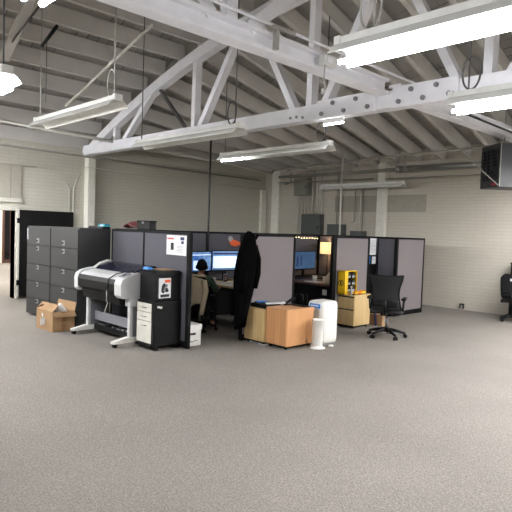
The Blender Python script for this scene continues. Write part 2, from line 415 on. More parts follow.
J.part('cord', MB().tube([(4.63, 3.79, 3.42), (4.62, 3.79, 3.3), (4.63, 3.79, 3.22), (4.615, 3.79, 3.16)], .007), 'cord_white'); J.part('plug', MB().cyl((4.615, 3.79, 3.165), (4.61, 3.79, 3.11), .018, .022, 10), 'fix_white')

# ------------------------------------------------------------------ strip lights
def fixture(label, lit, loc, L=2.44, group=None, loop=None, cord='cord_white', hang=(.12, .88), loop_dir=1, bare=False, lamp='tube_lit', drop=0):
    F = Thing('strip_light', label, 'ceiling light', loc, 0, group, world=False)
    h = MB()
    prof = [(-.128, 0), (-.123, .012), (-.085, .055), (-.048, .08), (.048, .08), (.085, .055), (.123, .012), (.128, 0)]
    inner = [(x*.975, z-.004) for x, z in prof[::-1]]
    inner[0] = (.123, 0); inner[-1] = (-.123, 0)
    h.prism(prof+inner, 'Y', -L/2, L/2)
    F.part('reflector', h, 'fix_white')
    F.part('channel', B((-.042, -L/2+.02, .08), (.042, L/2-.02, .132), .006), 'fix_white')
    for s in (-1, 1):
        F.part('end_cap', B((-.05, s*(L/2-.02)-.025, .062), (.05, s*(L/2-.02)+.03, .14), .006), 'fix_white')
    for x in (-.05, .05):
        for s in (-1, 1):
            lt = lit if isinstance(lit, bool) else (s, x > 0) in lit
            if not lt: continue
            F.part('tube', MB().cyl((x, s*(.62 if bare else .02), (.008 if not bare else -.004)-drop), (x, s*(L/2-.05), (.008 if not bare else -.004)-drop), .017, seg=10), lamp if lt else 'tube_off')
    for hf in hang:
        yy = -L/2+hf*L
        topz = (arch(loc[1]+yy)+.12 if loc[0] < 6.1 else 3.4+(XR-loc[0])*.25) - loc[2]
        F.part('hanger', MB().cyl((0, yy, .13), (0, yy, topz), .008, seg=6), cord)
    if loop is not None:
        yy = loop; rx, rz = .085, .15
        pts = [(0.012, yy+loop_dir*rx+rx*math.cos(a)*-loop_dir, .29+rz*math.sin(a)) for a in [2*PI*k/28 for k in range(28)]]
        F.part('cord_loop', MB().tube(pts, .009, 6, closed=True), cord)
    return F.e
fixture('lit strip light, largest and nearest, in the top right corner above the girder end', True, (3.2, 1.28, 2.90), loop=1.05, loop_dir=-1, hang=(.18, .88), drop=.06)
fixture('lit strip light overlapping the truss at the right edge, with a cable loop over it', True, (4.95, 1.30, 2.86), loop=1.12, loop_dir=-1, cord='cord_grey', hang=(.2, .93), drop=.06)
fixture('lit strip light cut off by the left edge of the photo', True, (1.825, 6.27, 2.875), cord='cord_grey', hang=(.04, .9), drop=.06)
fixture('lit strip light of which only one white corner shows at the top edge', True, (1.235, 1.90, 2.9), drop=.06)
fixture('unlit strip light with a white cable loop, seen alone left of the truss', False, (3.16, 6.55, 2.945), L=2.16, loop=-.98, hang=(.045, .95))
fixture('unlit strip light hanging just in front of the left half of the truss chord', False, (4.8, 6.48, 2.87), loop=-1.1, cord='cord_grey', hang=(.05, .95))
fixture('strip light beyond the truss with one bare tube glowing at its far end', {(1, False)}, (6.43, 6.31, 2.85), loop=-1.1, cord='cord_grey', hang=(.05, .97), bare=True)
fixture('unlit cream strip light close to the far right brick wall', False, (11.45, 8.1, 2.76), hang=(.1, .9))
s9 = Thing('tube_light', 'short glowing tube light under the bolted truss chord', 'ceiling light', (6.1, 4.86, 3.16))
s9.part('tube', MB().cyl((6.1, 4.64, 3.145), (6.1, 4.97, 3.145), .012, seg=10), 'tube_lit'); s9.part('holder', B((6.088, 4.63, 3.155), (6.112, 4.98, 3.22), .004), 'fix_white')
k = 0
for (x, yy) in ((6.4, .4), (8, .9), (9.4, 1.3), (10.8, 1.8), (8.0, -2.2), (.2, 6.4), (.5, 9.9), (2.4, 10.6)):  # unseen strip lights with boosted tubes, added to brighten floor and walls
    fixture('added fill strip light hung unseen outside the view', True, (x, yy, 2.88), group='added fill strip lights outside the view', lamp='tube_fill', drop=-.012 if x > 3 else .03)

# ------------------------------------------------------------------ pipes, rods, wall services
def pipe(pts, r, m, label, name='pipe', cat='pipe', seg=10): return MB().tube(pts, r, seg).thing(name, m, label, cat)
pipe([(2.9, 10.6, 3.51), (5.94, 10.6, 3.41), (9.32, 10.6, 3.29), (10.82, 10.6, 3.19)], .033, 'pipe_light', 'pale sprinkler pipe along the top of the left wall', 'sprinkler_pipe')
S2 = Thing('sprinkler_pipe', 'pale sprinkler pipe along the right wall, above the silver duct', 'pipe', (10.82, 8, 3.35))
S2.part('pipe', MB().tube([(10.82, 10.57, 3.19), (10.82, 10.5, 3.27), (10.82, 6.6, 3.40), (10.82, 4.2, 3.43)], .028), 'pipe')
for yy in (6.5, 7.9): S2.part('drop', MB().tube([(10.82, yy, 3.38), (10.82, yy, 3.07)], .014), 'pipe'); S2.part('sprinkler_head', MB().lathe([(.004, 0), (.07, .012), (.07, .02), (.012, .05)], (10.82, yy, 3.04), 12), 'pipe')
pipe([(3.2, 11.9, 3.28), (7.5, 11.9, 3.235), (11.6, 11.9, 3.19)], .014, 'pipe_light', 'thin upper wall conduit crossing the left wall behind the truss column', 'wall_conduit')
pipe([(5.9, 11.66, 2.93), (9.4, 11.9, 2.90), (11.6, 11.9, 2.87)], .009, 'pipe_light', 'thin pale wire strung low along the left wall to the corner', 'wall_wire', 'wire')
pipe([(3.4, 11.75, 3.20), (7, 11.75, 3.16), (11.5, 11.7, 3.10)], .02, 'pipe', 'dull pipe below the sprinkler pipe on the left wall', 'wall_pipe')
pipe([(4.0, 8.55, 3.52), (4.0, 6.1, 4.23)], .022, 'pipe_light', 'slim pale pipe slanting up over the unlit light with the white loop', 'branch_pipe')
pipe([(3.0, 8.7, 4.02), (3.0, 6.6, 4.62)], .014, 'truss_dark', 'dark slanting rod in the top left corner', 'brace_rod', 'rod')
pipe([(3.0, 6.694, 4.059), (3.0, 7.126, 3.909)], .022, 'black', 'short black rod with a thin wire below it, top left', 'steel_rod', 'rod')
MB().bar((3.0, 8.45, 4.0), (3.0, 7.35, 4.72), .06, .13, (1, 0, 0)).thing('knee_brace', 'roof_wood', 'grey timber brace crossed by the dark rod in the top left corner', 'brace')
pipe([(3.0, 6.98, 3.95), (3.0, 6.98, 3.17)], .006, 'truss_dark', 'thin dark wire hanging from the short black rod', 'hanging_wire', 'wire', 6)
pipe([(6.48, 7.915, 0.0), (6.48, 7.915, 3.5)], .018, 'cord_black', 'black power pole rising from the first cubicle to the truss', 'power_pole', 'pole')
pipe([(10.66, 8.08, 0.0), (10.66, 8.08, 3.68)], .021, 'pipe_light', 'pale vertical conduit dropping behind the cubicles in front of the cream light', 'drop_conduit')
D = Thing('air_duct', 'long silver round duct under the roof along the right wall', 'duct', (11.5, 5.5, 3.1))
D.part('duct', MB().tube([(11.78, 7.27, 3.22), (11.78, 3.0, 3.20)], .077, 16), 'duct'); D.part('collar', MB().tube([(11.78, 7.29, 3.22), (11.78, 7.19, 3.22)], .087, 16), 'duct')
D.part('branch', MB().tube([(11.78, 7.27, 3.22), (11.78, 11.2, 3.20)], .04, 10), 'pipe')
pipe([(11.75, 11.2, 3.04), (11.75, 7.95, 3.02)], .018, 'pipe', 'dull conduit below the duct between the two wall columns', 'wall_conduit')
pipe([(11.75, 7.6, 3.0), (11.75, 3.5, 2.98)], .014, 'pipe', 'thin conduit under the silver duct at the top of the brick', 'wall_conduit')
pipe([(11.8, 10.75, 3.3), (11.8, 10.75, 3.05), (11.8, 10.98, 2.98)], .02, 'pipe', 'bent pipe beside the upper grey wall box', 'bent_pipe')
def ebox(name, y0, y1, z0, z1, m, label, depth=.18):
    E = Thing(name, label, 'electrical box', (11.9, (y0+y1)/2, z0))
    E.part('case', B((12.015-depth, y0, z0), (12.02, y1, z1), .006), m)
    E.part('cover', B((12.0-depth, y0+.03, z0+.03), (12.016-depth, y1-.03, z1-.03), .004), m)
    E.part('latch', B((11.99-depth, y0+.05, (z0+z1)/2-.03), (12.001-depth, y0+.075, (z0+z1)/2+.03)), 'black')
    return E
ebox('wall_box', 10.14, 10.66, 2.66, 3.14, 'elec_paint', 'square putty coloured box high on the right wall')
ebox('breaker_panel', 9.66, 10.34, 1.40, 2.13, 'elec', 'largest dark grey breaker panel on the right wall, under a row of conduits')
ebox('breaker_panel', 8.90, 9.40, 1.30, 1.865, 'elec', 'middle dark grey breaker panel above the lamp cubicle')
ebox('breaker_panel', 8.24, 8.64, 1.30, 1.70, 'elec', 'smallest dark grey breaker panel, just showing above the lone panel')
names = ['first', 'second', 'third', 'fourth', 'fifth', 'sixth']
for i, yy in enumerate((10.55, 10.42, 10.30, 10.19)):
    pipe([(11.93, yy, 2.66), (11.93, yy, 1.6 if yy > 10.34 else 2.13)], .017, 'pipe_light', names[i]+' from the left of four short conduits below the putty wall box', 'wall_conduit', seg=8)
for i, yy in enumerate((10.03, 9.87, 9.78, 9.69)):
    pipe([(11.93, yy, 3.35), (11.93, yy, 2.13)], .028 if i == 0 else .017, 'pipe_light', names[i]+' from the left of four tall conduits above the largest breaker panel', 'wall_conduit', seg=8)
for i, (yy, zz) in enumerate(((9.18, 1.865), (9.05, 1.865))):
    pipe([(11.95, yy, 3.3), (11.95, yy, zz)], .014, 'pipe', ('left' if i == 0 else 'right')+' one of two thin conduits rising from the middle breaker panel', 'wall_conduit', seg=8)
pipe([(11.95, 8.42, 2.9), (11.95, 8.42, 1.70)], .016, 'pipe_light', 'conduit rising from the smallest breaker panel', 'wall_conduit', seg=8)
pipe([(11.95, 8.60, 2.75), (11.95, 8.60, 1.95), (11.95, 8.68, 1.92)], .014, 'pipe', 'hooked thin conduit left of the smallest breaker panel', 'wall_conduit', seg=8)
pipe([(11.95, 8.34, 2.85), (11.95, 8.34, 1.70)], .012, 'pipe', 'thinnest conduit rising beside the right edge of the smallest breaker panel', 'wall_conduit', seg=8)
B((12.012, 6.6, 2.20), (12.019, 9.3, 2.62)).struct('wall_band', 'wall_patch')  # flat band on the right wall, darker than the brick
pipe([(5.60, 11.98, 2.64), (5.72, 11.98, 2.42), (5.72, 11.98, 0.02)], .013, 'pipe_light', 'left one of two thin painted conduits left of the wall column', 'wall_conduit', seg=8)
pipe([(5.98, 11.99, 2.80), (5.82, 11.98, 2.44), (5.82, 11.98, 0.02)], .013, 'pipe_light', 'right one of two thin painted conduits left of the wall column', 'wall_conduit', seg=8)
O = Thing('wall_outlet', 'small dark outlet box low on the right brick wall', 'outlet', (12.0, 5.59, .02))
ob = MB(); ob.box((11.97, 5.55, .03), (12.018, 5.565, .14)); ob.box((11.97, 5.625, .03), (12.018, 5.64, .14)); ob.box((11.97, 5.55, .115), (12.018, 5.64, .14)); O.part('box', ob, 'heater_dark'); O.part('plate', B((12.0, 5.566, .03), (12.019, 5.624, .114)), 'off_white')
# unit heater
def heater():
    P = Vector((9.13, 3.74)); v = Vector((.927, .375)); l = Vector((-.375, .927))
    wv = (l*.30+v*.50); wl = wv.length; ang = math.atan2(wv.y, wv.x)
    H = Thing('unit_heater', 'grey box heater with black louvres hung at the right edge under the roof', 'heater', (P.x, P.y, 2.48), ang, world=False)
    # local: +X along the louvred face (away), the plain face runs along -Y
    H.part('case', B((0, -.75, 0), (wl, 0, .72), .008), 'heater')
    fr = H.part('louvre_frame', B((.05, 0, .12), (wl-.04, .012, .62)), 'heater_dark')
    for i in range(8): H.part('louvre', MB().bar((.06, .02, .16+i*.058), (wl-.05, .02, .16+i*.058), .035, .006, (0, .6, .8)), 'heater_dark', fr)
    for i in range(3): H.part('divider', B((.17+i*.13, .012, .12), (.185+i*.13, .04, .62)), 'heater_dark', fr)
    bd = MB()
    for i, hh in enumerate((.05, .03, .034, .03, .034)): bd.box((.10+i*.022, 0, .04), (.115+i*.022, .006, .04+hh))
    H.part('badge', bd, 'red')
    H.part('edge_trim', B((-.012, -.012, 0), (.0, .004, .72)), 'elec_paint')
    for xx in (.1, wl-.1): H.part('hanger', MB().cyl((xx, -.35, .72), (xx, -.35, 1.62), .01, seg=6), 'pipe')
heater()
pipe([(8.6, 4.6, 3.42), (9.05, 3.72, 2.50)], .006, 'pipe', 'thin slanting stay wire in front of the hung heater', 'stay_wire', 'wire', 6)
pipe([(7.0, 3.5, 3.33), (9.2, 3.5, 3.30), (11.6, 3.4, 3.35)], .018, 'cord_black', 'black cable leading from the beam to the heater', 'power_cable', 'cable', 6)

# ------------------------------------------------------------------ cubicle panels
PH = 1.585
def panel(p0, p1, label, z1=PH, th=.06, frame_l=.03, frame_r=.03, fab='fabric_shaded'):
    """free-standing fabric panel between two ground points"""
    p0 = Vector(p0); p1 = Vector(p1); d = p1-p0; L = d.length; a = math.atan2(d.y, d.x)
    P = Thing('cubicle_panel', label, 'panel', (p0.x, p0.y, 0), a, world=False)
    P.part('fabric', B((frame_l, -th/2+.006, .10), (L-frame_r, th/2-.006, z1-.035), .004), fab)
    P.part('top_cap', B((0, -th/2, z1-.035), (L, th/2, z1), .006), 'panel_frame')
    P.part('kick_plate', B((0, -th/2, 0.01), (L, th/2, .10), .004), 'panel_frame')
    P.part('post', B((0, -th/2, .10), (frame_l, th/2, z1-.035)), 'panel_frame'); P.part('post', B((L-frame_r, -th/2, .10), (L, th/2, z1-.035)), 'panel_frame')
    return P
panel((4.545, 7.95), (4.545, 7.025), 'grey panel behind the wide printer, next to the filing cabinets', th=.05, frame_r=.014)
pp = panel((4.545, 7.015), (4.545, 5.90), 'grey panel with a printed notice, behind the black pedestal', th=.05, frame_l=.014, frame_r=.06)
panel((5.50, 5.92), (6.635, 5.92), 'mauve grey panel carrying the black coat, behind the two wooden pedestals', fab='fabric', frame_l=.02, frame_r=.045)
panel((7.62, 5.92), (8.72, 5.92), 'mauve grey panel behind the yellow box', fab='fabric', frame_l=.10, frame_r=.06)
panel((9.66, 5.92), (10.75, 5.92), 'mauve grey panel at the right end of the cubicles, beside the brick wall', fab='fabric', frame_l=.06, frame_r=.04)
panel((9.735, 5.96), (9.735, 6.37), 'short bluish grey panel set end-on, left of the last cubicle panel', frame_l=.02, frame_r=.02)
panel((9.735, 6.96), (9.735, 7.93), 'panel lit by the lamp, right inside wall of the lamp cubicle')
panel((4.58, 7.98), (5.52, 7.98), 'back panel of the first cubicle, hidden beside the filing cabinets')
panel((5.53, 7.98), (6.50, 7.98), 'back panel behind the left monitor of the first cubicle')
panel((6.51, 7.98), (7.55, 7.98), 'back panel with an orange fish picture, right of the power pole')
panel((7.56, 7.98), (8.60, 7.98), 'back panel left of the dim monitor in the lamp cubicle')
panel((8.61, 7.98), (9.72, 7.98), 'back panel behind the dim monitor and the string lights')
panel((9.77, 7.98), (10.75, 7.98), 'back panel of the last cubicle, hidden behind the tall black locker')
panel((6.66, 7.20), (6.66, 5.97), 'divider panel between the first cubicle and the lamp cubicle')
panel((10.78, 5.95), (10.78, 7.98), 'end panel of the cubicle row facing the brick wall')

# notice on the grey panel (normal -X at x ~4.565)
N = Thing('printed_notice', 'white printed notice with red heading pinned to the grey panel', 'notice', (4.521, 6.2, 1.26))
N.part('sheet', B((4.517, 5.975, 1.262), (4.523, 6.43, 1.535)), 'paper')
mk = MB()
for i in range(6): mk.box((4.515, 6.395-.026*i, 1.475), (4.518, 6.415-.026*i, 1.50))
N.part('heading', mk, 'red')
N.part('phone_picture', B((4.515, 6.26, 1.33), (4.518, 6.33, 1.43), .001), 'ink')
N.part('blue_mark', MB().box((4.515, 6.03, 1.42), (4.518, 6.09, 1.46)).box((4.515, 6.02, 1.47), (4.518, 6.11, 1.515)), 'navy')
mk = MB()
for i in range(5): mk.box((4.515, 6.05, 1.385-.02*i), (4.518, 6.20-.02*(i % 3), 1.391-.02*i))
N.part('small_print', mk, 'ink_grey')
mk = MB()
for i in range(5): mk.box((4.515, 6.355, 1.40-.018*i), (4.518, 6.41, 1.405-.018*i))
N.part('side_print', mk, 'ink_grey')
W = Thing('name_slip', 'narrow white slip on the inside of the cubicle entry', 'slip', (5.6, 7.94, 1.3))
W.part('sheet', B((5.95, 7.944, 1.33), (6.02, 7.949, 1.52)), 'paper'); W.part('print', B((5.97, 7.942, 1.36), (6.0, 7.945, 1.37)), 'ink_grey')

# ------------------------------------------------------------------ filing cabinets
def filing(y0, y1, label, sticker=False):
    F = Thing('filing_cabinet', label, 'filing cabinet', (4.26, (y0+y1)/2, 0))
    F.part('body', B((3.985, y0+.002, .02), (4.515, y1-.002, PH), .004), 'cabinet')
    zs = [1.565, 1.255, .925, .625, .325, .03]; hz = [1.335, 1.20, .875, .575, .283]
    ym = (y0+y1)/2
    for k in range(5):
        dr = F.part('drawer', B((3.962, y0+.012, zs[k+1]+.006), (3.986, y1-.012, zs[k]-.006), .003), 'cabinet')
        hh = F.part('handle', B((3.955, ym-.045, hz[k]-.038), (3.964, ym+.055, hz[k]+.038), .003), 'silver', dr)
        F.part('latch', B((3.950, ym+.0, hz[k]-.02), (3.958, ym+.05, hz[k]+.014)), 'black', dr)
    if sticker:
        mk = MB()
        for i in range(11):
            z = 1.535-i*.018; mk.box((3.958, y1-.055-.010*(i % 3 == 1)-.012*(i > 6), z-.009), (3.963, y1-.030-.006*(i > 7), z+.003*(i % 2)))
        F.part('sticker', mk, 'paper')
filing(8.957, 9.94, 'charcoal five-drawer filing cabinet with a vertical white sticker, next to the open black door', True)
filing(7.97, 8.953, 'charcoal five-drawer filing cabinet nearest the printer, without a sticker')
# things standing on top of the storage behind the panels
SH = Thing('overhead_bin', 'black overhead storage bin inside the first cubicle, under the maroon cloth', 'storage bin', (4.85, 6.95, 1.2))
SH.part('case', B((4.571, 6.84, 1.22), (5.02, 7.93, PH+.01), .006), 'panel_frame'); SH.part('flap', B((5.02, 6.86, 1.25), (5.035, 7.37, 1.56)), 'cabinet'); SH.part('flap', B((5.02, 7.40, 1.25), (5.035, 7.91, 1.56)), 'cabinet')
zt = PH+.01
K = Thing('paper_tray', 'low dark tray of papers on the filing cabinet corner by the column', 'tray', (4.45, 8.2, PH)); K.part('tray', B((4.37, 7.98, PH), (4.51, 8.45, PH+.03), .008), 'black'); K.part('papers', B((4.38, 8.22, PH+.01), (4.50, 8.43, PH+.04), .003), 'cabinet')
Bx = Thing('blue_box', 'small blue carton on the low tray above the filing cabinets', 'carton', (4.46, 8.08, PH+.031)); Bx.part('carton', B((4.41, 7.985, PH+.031), (4.505, 8.19, PH+.075), .004), 'teal'); Bx.part('flap', B((4.405, 8.03, PH+.04), (4.411, 8.12, PH+.062)), 'paper')
cl = MB()
def cloth(u, v):
    x = 4.70+.22*u; yy = 7.52+.39*v; h = .02+.075*math.exp(-((v-.62)/.22)**2)*(.7+.3*math.sin(u*3))+.012*math.sin(9*v+4*u)
    return (x, yy, zt+h+.01), (0, 0, 1)
cl.sheet(cloth, 8, 14, .02); cl.thing('folded_cloth', 'maroon', 'crumpled maroon cloth on the overhead bin', 'cloth')
K = Thing('desk_organizer', 'small black box on the overhead bin, right of the maroon cloth', 'box', (4.8, 6.98, zt)); K.part('case', B((4.68, 7.12, zt), (4.80, 7.46, zt+.115), .006), 'black'); K.part('lid', B((4.67, 7.11, zt+.115), (4.81, 7.47, zt+.135), .006), 'black_matte')
K.part('latch', B((4.665, 7.27, zt+.09), (4.682, 7.31, zt+.12)), 'ink_grey')

# ------------------------------------------------------------------ cardboard box by the cabinets
CB = Thing('cardboard_box', 'open cardboard box on the carpet in front of the filing cabinets', 'box', (3.8, 8.2, 0))
q = [Vector((3.58, 8.56)), Vector((3.60, 8.02)), Vector((3.93, 7.98)), Vector((3.90, 8.54))]
hb = .30
def wallseg(mb, a, b, z0, z1, th=.008):
    d = (b-a).normalized(); nrm = Vector((-d.y, d.x))
    vs = [(a.x, a.y), (b.x, b.y), (b.x+nrm.x*th, b.y+nrm.y*th), (a.x+nrm.x*th, a.y+nrm.y*th)]
    mb.loft([[(x, yy, z0) for x, yy in vs], [(x, yy, z1) for x, yy in vs]], smooth=False)
bx = MB()
for i in range(4): wallseg(bx, q[i], q[(i+1) % 4], 0, hb)
bx.loft([[(p.x, p.y, 0.0) for p in q], [(p.x, p.y, .01) for p in q]], smooth=False)
body = CB.part('body', bx, 'card')
def flap(a, b, out, ln, rise):
    m = MB(); o = Vector(out).normalized()
    pts = [(a.x, a.y, hb), (b.x, b.y, hb), (b.x+o.x*ln, b.y+o.y*ln, hb+rise), (a.x+o.x*ln, a.y+o.y*ln, hb+rise)]
    up = Vector((0, 0, 1)); m.loft([[Vector(p) for p in pts], [Vector(p)+Vector((o.x*-.004, o.y*-.004, .006)) for p in pts]], smooth=False)
    CB.part('flap', m, 'card')
flap(q[0], q[1], (1, .1), .10, .10)
flap(q[1], q[2], (.2, -1), .05, -.07); flap(q[2], q[3], (1, 0), .03, .13); flap(q[3], q[0], (.1, -1), .12, .07)
CB.part('label', MB().bar((3.582, 8.27, .08), (3.582, 8.27, .19), .012, .12, (1, 0, 0)), 'paper', body)
CB.part('arrow_mark', B((3.576, 8.33, .20), (3.59, 8.36, .25)), 'paper', body)
CB.part('tape', MB().bar((3.765, 7.993, .16), (3.765, 7.993, .30), .09, .006, (0, 1, 0)), 'card_dark', body); CB.part('tape', MB().bar((3.765, 7.993, .01), (3.765, 7.993, .12), .07, .006, (0, 1, 0)), 'card_dark', body)
m = MB(); m.loft([[(3.66, 8.10, .20), (3.86, 8.06, .20), (3.88, 8.26, .20), (3.68, 8.28, .20)], [(3.68, 8.11, .32), (3.85, 8.08, .31), (3.87, 8.22, .32), (3.70, 8.24, .33)], [(3.76, 8.13, .41), (3.79, 8.12, .405), (3.80, 8.16, .41), (3.77, 8.17, .415)]], smooth=False)
m.thing('packing_paper', 'white_plastic', 'white crumpled packing paper sticking out of the cardboard box', 'paper')

# ------------------------------------------------------------------ wide format printer
PR = Thing('wide_printer', 'silver and black wide format printer on a grey stand beside the black pedestal', 'printer', (4.15, 7.15, 0))
y0, y1 = 6.50, 7.84
prof = [(3.90, .70), (3.865, .73), (3.86, .84), (3.88, .90), (3.94, .945), (4.06, .975), (4.30, 1.00), (4.46, 1.0), (4.48, .74), (4.40, .70)]
PR.part('body', MB().prism(prof, 'Y', y0+.02, y1-.02), 'printer_white')
cap = [(3.89, .66), (3.85, .70), (3.845, .85), (3.868, .915), (3.93, .96), (4.06, .99), (4.30, 1.015), (4.47, 1.015), (4.485, .66)]
rc = PR.part('end_cover', MB().prism(cap, 'Y', y0-.005, y0+.17), 'printer_white'); PR.part('end_cover', MB().prism(cap, 'Y', y1-.10, y1+.005), 'printer_white')
PR.part('lower_cover', B((3.99, y0-.004, .54), (4.34, y0+.13, .67), .02), 'printer_white')
cp = PR.part('control_panel', MB().bar((3.90, y0+.085, .952), (4.02, y0+.085, .99), .12, .012), 'printer_grey', rc)
PR.part('display', MB().bar((3.93, y0+.085, .966), (3.97, y0+.085, .979), .05, .012), 'ink', rc)
PR.part('front_window', MB().prism([(3.885, .70), (3.852, .735), (3.848, .845), (3.872, .905), (3.885, .905), (3.93, .70)], 'Y', y0+.18, y1-.11), 'black')
lid = [(4.10, .985), (4.16, 1.03), (4.30, 1.075), (4.44, 1.085), (4.50, 1.05), (4.50, .985)]
PR.part('roll_cover', MB().prism(lid, 'Y', y0+.10, y1-.16), 'printer_lid')
PR.part('media_lever', MB().tube([(4.12, y1-.09, .985), (4.20, y1-.10, 1.05), (4.32, y1-.11, 1.09), (4.40, y1-.12, 1.085)], .02), 'white_plastic')
PR.part('paper_bin', MB().prism([(3.93, .56), (3.90, .70), (4.36, .70), (4.36, .58), (4.15, .53)], 'Y', y0+.16, y1-.14), 'black')
for yy in (y0+.02, y1-.14):
    lg = PR.part('leg', MB().prism([(4.02, .10), (4.06, .68), (4.36, .68), (4.34, .10)], 'Y', yy, yy+.055), 'printer_grey')
    PR.part('leg_edge', B((4.005, yy-.004, .10), (4.05, yy+.06, .66), .006), 'printer_white', lg)
    ft = PR.part('foot', MB().prism([(3.76, .055), (3.76, .085), (3.98, .125), (4.40, .125), (4.512, .085), (4.512, .055)], 'Y', yy-.012, yy+.068), 'white_plastic')
    for xx in (3.80, 4.48):
        PR.part('caster', MB().cyl((xx, yy+.01, .032), (xx, yy+.05, .032), .032, seg=14), 'black', ft)
PR.part('crossbar', B((4.12, y0+.07, .20), (4.16, y1-.13, .335), .006), 'printer_grey')
PR.part('lower_tray', MB().prism([(4.10, .06), (4.10, .14), (4.13, .14), (4.14, .08), (4.46, .08), (4.47, .14), (4.50, .14), (4.50, .06)], 'Y', y0+.09, y1-.16), 'black')
PR.part('cable', MB().tube([(4.30, 6.62, 1.035), (4.12, 6.70, 1.02), (3.95, 6.80, .975), (3.85, 6.85, .90), (3.835, 6.86, .72), (3.86, 6.84, .62), (3.84, 6.85, .52), (3.86, 6.88, .44)], .008, 6), 'cord_black')
PR.part('loose_cord', MB().tube([(3.832, 6.845, .74), (3.83, 6.845, .62), (3.85, 6.84, .56), (3.82, 6.84, .5), (3.82, 6.87, .44), (3.82, 6.9, .42)], .007, 6), 'cord_white')
cc = MB()
for i in range(5):
    a = 6.62+i*.13
    cc.tube([(4.16+.02*(i % 2), a, .10), (4.14, a+.07, .15), (4.22, a+.12, .13), (4.28, a+.04, .11), (4.2, a-.02, .14)], .010, 6)
cc.thing('cable_tangle', 'ink_grey', 'tangle of pale cables lying on the tray under the printer', 'cables')

# ------------------------------------------------------------------ black pedestal with white drawers, black machine on it
PD = Thing('drawer_pedestal', 'black rolling pedestal with three white drawers, right of the printer', 'cabinet', (4.3, 6.25, 0))
PD.part('body', B((4.10, 6.05, .06), (4.515, 6.475, .655), .006), 'black')
for (a, b) in ((.505, .62), (.385, .497), (.09, .377)):
    dr = PD.part('drawer', B((4.082, 6.11, a), (4.102, 6.465, b), .004), 'off_white')
    PD.part('handle', MB().tube([(4.08, 6.23, b-.05), (4.068, 6.24, b-.055), (4.068, 6.33, b-.055), (4.08, 6.34, b-.05)], .006, 6), 'silver', dr)
PD.part('edge_post', B((4.076, 6.048, .07), (4.103, 6.108, .65), .004), 'black')
for xx in (4.14, 4.47):
    for yy in (6.09, 6.43): PD.part('caster', MB().cyl((xx-.02, yy, .03), (xx+.02, yy, .03), .03, seg=12), 'black')
PD.part('toe_plate', B((4.07, 6.10, .035), (4.10, 6.47, .075), .006), 'black')
PD.part('key_tag', MB().box((4.13, 6.040, .575), (4.16, 6.052, .60)).box((4.165, 6.040, .565), (4.20, 6.052, .592)).bar((4.14, 6.045, .585), (4.19, 6.045, .578), .008, .008), 'white_plastic')
MC = Thing('office_machine', 'black boxy office machine with a poster, standing on the black pedestal', 'machine', (4.3, 6.25, .656))
MC.part('case', B((4.115, 6.07, .657), (4.505, 6.46, 1.00), .015, 3), 'black'); MC.part('lid', MB().prism([(4.10, 1.003), (4.10, 1.035), (4.14, 1.06), (4.48, 1.06), (4.512, 1.035), (4.512, 1.003)], 'Y', 6.06, 6.47), 'black')
MC.part('hinge', B((4.42, 6.052, .98), (4.47, 6.072, 1.04)), 'black_matte'); MC.part('knob', MB().cyl((4.20, 6.07, .70), (4.20, 6.055, .70), .012, seg=10), 'ink_grey')
PS = Thing('poster', 'small white poster with a red corner and black drawing, on the black machine', 'poster', (4.24, 6.064, .69))
PS.part('sheet', B((4.155, 6.062, .70), (4.345, 6.066, .965)), 'paper'); PS.part('red_strip', B((4.245, 6.059, .905), (4.335, 6.063, .945)), 'orange_red')
mk = MB(); pts = [(4.19, .80), (4.20, .86), (4.215, .885), (4.23, .90), (4.25, .895), (4.26, .88), (4.28, .885), (4.295, .87), (4.28, .84), (4.30, .82), (4.31, .79), (4.28, .775), (4.25, .79), (4.23, .765), (4.20, .775)]
mk.loft([[(x, 6.059, z) for x, z in pts], [(x, 6.0625, z) for x, z in pts]], smooth=False); PS.part('drawing', mk, 'ink'); PS.part('caption_bar', B((4.18, 6.059, .715), (4.32, 6.063, .75)), 'ink')
mk = MB()
for i in range(4): mk.box((4.225+.01*i, 6.0575, .80+.02*i), (4.25+.012*i, 6.060, .806+.02*i))
PS.part('drawing_highlights', mk, 'paper')
mb = MB(); mb.loft([[(4.15, 6.33, 1.062), (4.24, 6.33, 1.062), (4.24, 6.45, 1.062), (4.15, 6.45, 1.062)], [(4.16, 6.34, 1.10), (4.22, 6.34, 1.09), (4.22, 6.43, 1.085), (4.16, 6.44, 1.095)]], smooth=False)
mb.thing('blue_bag', 'blue', 'small blue and white packet on the black machine lid', 'packet')
MB().box((4.26, 6.12, 1.062), (4.45, 6.38, 1.072), .003).thing('flat_folder', 'card', 'tan folder lying on the black machine lid', 'folder')

